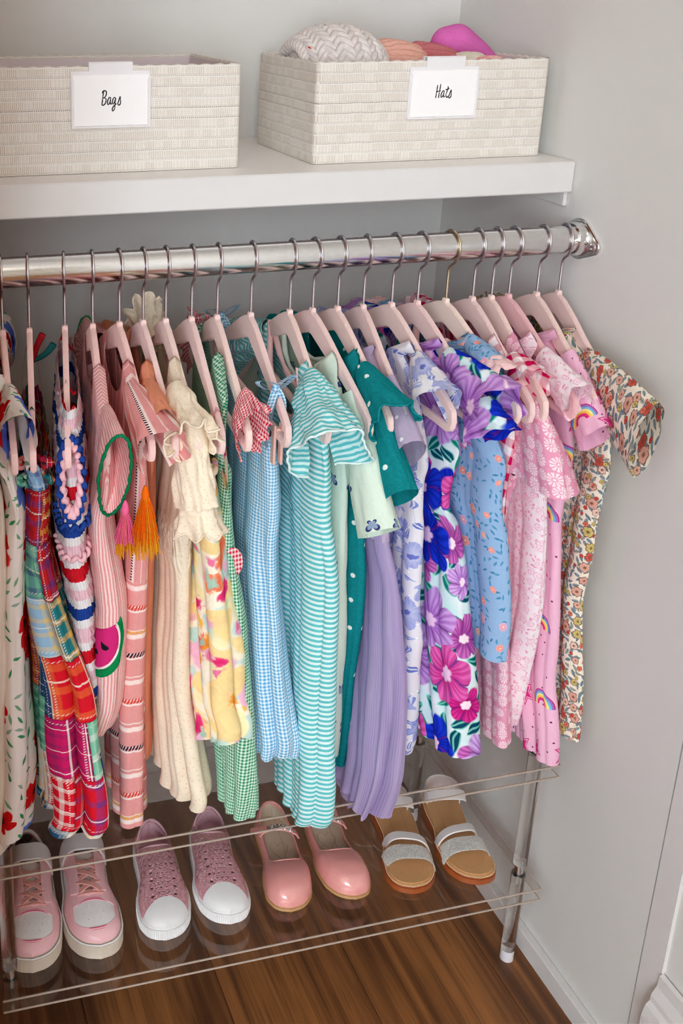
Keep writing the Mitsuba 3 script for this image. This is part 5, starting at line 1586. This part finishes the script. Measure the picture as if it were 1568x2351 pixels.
def tag(word, x0, x1, z0, z1, cx0, cx1, tilt, label):
    t = thing('bin_tag', label, 'label')
    y = BY0 - .0006
    ms = [bx(x0, x1, y - .0012, y, z0, z1, .0004), bx(cx0, cx1, y - .0012, y, z1 - .004, 1.2115, .0004), bx(cx0, cx1, y - .0012, BY0 + .0085, 1.2115, 1.2127, .0004), bx(cx0, cx1, BY0 + .0073, BY0 + .0085, 1.195, 1.2127, .0004)]
    c_ = [(x0 + x1) / 2, y, (z0 + z1) / 2]
    R = trimesh.transformations.rotation_matrix(math.radians(tilt), [0, 1, 0], c_)
    part(t, 'holder', cat(ms), 'tag_plastic', 20)
    part(t, 'lip', bx(x0 - .0005, x1 + .0005, y - .004, y, z0 - .0012, z0 + .0012, .0006), 'tag_plastic', 20)
    part(t, 'side_rail', bx(x0 - .0008, x0 + .0035, y - .0036, y, z0, z1 - .008, .0012), 'tag_plastic', 20)
    part(t, 'side_rail', bx(x1 - .0035, x1 + .0008, y - .0036, y, z0, z1 - .008, .0012), 'tag_plastic', 20)
    k = part(t, 'card', bx(x0 + .0018, x1 - .0018, y - .0026, y - .0016, z0 + .0014, z1 - .004, .0002), 'tag_card', 20, label='white card lettered ' + word)
    h = .0142
    wds = {'B': .44, 'a': .38, 'g': .40, 's': .30, 'H': .47, 't': .29}
    tot = sum(wds[c] for c in word) * h
    x = (x0 + x1) / 2 - tot / 2
    zb = (z0 + z1) / 2 - h * .42
    out = []
    for c in word:
        for stq in GLYPH[c]:
            p = spline([(x + (a + .06 * b) * h * .92, y - .0027, zb + b * h) for a, b in stq], 26)
            w = .00040 + .00030 * np.abs(np.sin(np.linspace(.4, 5.2, 26)))
            m = tube(p, w, 6)
            m.vertices[:, 1] = (y - .0027) + (m.vertices[:, 1] - (y - .0027)) * .35
            out.append(m)
        x += wds[c] * h
    part(k, 'lettering', cat(out), 'ink', 40)


tag('Bags', -.6035, -.5145, 1.1435, 1.2035, -.5835, -.534, 0, 'white plastic clip-on tag lettered Bags on the bin front')
tag('Hats', -.2015, -.1125, 1.1425, 1.2015, -.181, -.131, 0, 'white plastic clip-on tag lettered Hats on the bin front')


# hats
def yarn(base, other, s=500):
    def fn(p, n, uv):
        return mixc(C3(base), C3(other), mikit.fbm(p.x * s, p.y * s, p.z * s, 2)) * (.92 + .16 * mikit.noise(p.x * 2200, p.y * 2200, p.z * 2200))
    return fn


diffuse('knit_white', yarn((238, 230, 226), (206, 198, 196), 160))
diffuse('knit_peach', yarn((236, 190, 172), (214, 150, 136)))
diffuse('knit_rose', yarn((206, 128, 130), (180, 98, 104)))
diffuse('knit_cream', yarn((234, 224, 210), (214, 202, 186)))
diffuse('knit_speckle', yarn((226, 122, 122), (240, 216, 208), 420))
diffuse('fleece_pink', yarn((226, 118, 190), (206, 98, 172), 900))
for n_, c_ in dict(fleck_red=(206, 70, 40), fleck_blue=(70, 70, 170), fleck_teal=(80, 170, 176)).items():
    diffuse(n_, c_)


def blob(pts, radii, pitch=.004, it=12):
    """A soft body through spheres."""
    ms = m3d.Manifold()
    sp = [m3d.Manifold.sphere(r, 24).translate(list(map(float, p))) for p, r in zip(pts, radii)]
    hulls = [m3d.Manifold.batch_hull([sp[i], sp[i + 1]]) for i in range(len(sp) - 1)] or sp
    for h_ in hulls:
        ms = ms + h_
    m = tri(ms.refine_to_length(pitch))
    m = trimesh.Trimesh(m.vertices, m.faces, process=True)
    return trimesh.smoothing.filter_taubin(m, iterations=it)


# chunky knit: an arch of plaited stitches
t = thing('knit_hat', 'chunky white knit hat with red and blue flecks heaped in the bin', 'hat')
hc, hr = np.array([-.2525, -.145, 1.190]), np.array([.064, .07, .050])
core = trimesh.creation.icosphere(subdivisions=3, radius=1.0)
core.apply_scale(hr * .90)
core.apply_translation(hc)
part(t, 'crown', core, 'knit_white', True)
st0 = trimesh.creation.icosphere(subdivisions=2, radius=1.0)
rng = np.random.default_rng(8)
sets = {'knit_white': [], 'fleck_red': [], 'fleck_blue': [], 'fleck_teal': []}
for i, u_ in enumerate(np.linspace(-1.3, 1.3, 9)):
    for v_ in np.arange(-.4, 2.9, .2):
        for sd in (-1, 1):
            la, lo = u_ + sd * .085, v_ + .02 * sd
            nrm = np.array([math.sin(la), -math.cos(la) * math.cos(lo), math.cos(la) * math.sin(lo)])
            if nrm[2] < -.15 or abs(hr[0] * nrm[0]) > .054 and nrm[2] < .5:
                continue
            p = hc + hr * nrm
            n_ = nrm / hr
            n_ /= np.linalg.norm(n_)
            al = np.array([0, math.sin(lo), math.cos(lo)]) * 1.0
            ac = np.cross(n_, al)
            d_ = al * .8 + sd * np.array([1, 0, 0]) * .6
            d_ -= n_ * (d_ @ n_)
            d_ /= np.linalg.norm(d_)
            e_ = np.cross(n_, d_)
            r_ = rng.random()
            fs = 1.0 if r_ >= .08 else .6
            m = st0.copy()
            m.vertices = p + m.vertices[:, :1] * d_ * .0125 * fs + m.vertices[:, 1:2] * e_ * (.0050 if fs == 1 else .0026) + m.vertices[:, 2:] * n_ * (.0078 if fs == 1 else .0083)
            if fs < 1:
                m2 = st0.copy()
                m2.vertices = p + m2.vertices[:, :1] * d_ * .0125 + m2.vertices[:, 1:2] * e_ * .0050 + m2.vertices[:, 2:] * n_ * .0078
                sets['knit_white'].append(m2)
            sets['fleck_red' if r_ < .03 else 'fleck_blue' if r_ < .06 else 'fleck_teal' if r_ < .08 else 'knit_white'].append(m)
for mn, ms in sets.items():
    if ms:
        kk = part(t, 'plaited_stitches' if mn == 'knit_white' else 'fleck', cat(ms), mn, True, label=None if mn == 'knit_white' else {'fleck_red': 'red flecks', 'fleck_blue': 'blue flecks', 'fleck_teal': 'teal flecks'}[mn])
        labels.setdefault(kk, {})['kind'] = 'stuff'


def ribbed(name, label, c, r, mat, axis, nrib, depth, tilt):
    t = thing(name, label, 'hat')
    m = trimesh.creation.icosphere(subdivisions=5, radius=1.0)
    v = m.vertices
    ang = np.arctan2(v[:, 2], v[:, 1]) if axis == 'x' else np.arctan2(v[:, 2], v[:, 0])
    lump = meshkit.fbm(v * 1.7 + 3, 3, 4) - .5
    v = v * (1 + depth * (np.abs(np.sin(ang * nrib)) - .5) + .28 * lump)[:, None] * np.array(r)
    m.vertices = v
    m.apply_transform(trimesh.transformations.rotation_matrix(tilt, [0, 1, 0]))
    m.apply_translation(c)
    part(t, 'crown', m, mat, True)
    return t


ribbed('knit_hat', 'peach knit hat tucked beside the chunky white hat', (-.168, -.150, 1.191), (.044, .05, .036), 'knit_peach', 'x', 11, .07, .25)
ribbed('knit_hat', 'dusty rose ribbed hat in the middle of the bin', (-.120, -.150, 1.188), (.046, .05, .033), 'knit_rose', 'x', 9, .13, .3)
ribbed('knit_hat', 'cream hat peeking out below the bright pink hat', (-.086, -.185, 1.190), (.030, .03, .024), 'knit_cream', 'x', 8, .05, 0)
ribbed('knit_hat', 'speckled coral knit hat at the bin front edge', (-.075, -.215, 1.188), (.028, .018, .023), 'knit_speckle', 'x', 8, .05, 0)
t = thing('fleece_hat', 'bright pink fleece hat sticking up at the bin right side', 'hat')
part(t, 'crown', blob([(-.092, -.135, 1.222), (-.078, -.135, 1.223), (-.045, -.135, 1.206), (-.018 - .012, -.14, 1.193)], [.020, .022, .0165, .0135]), 'fleece_pink', True)
part(t, 'ear', blob([(-.104, -.128, 1.216), (-.098, -.128, 1.205)], [.010, .012]), 'fleece_pink', True)
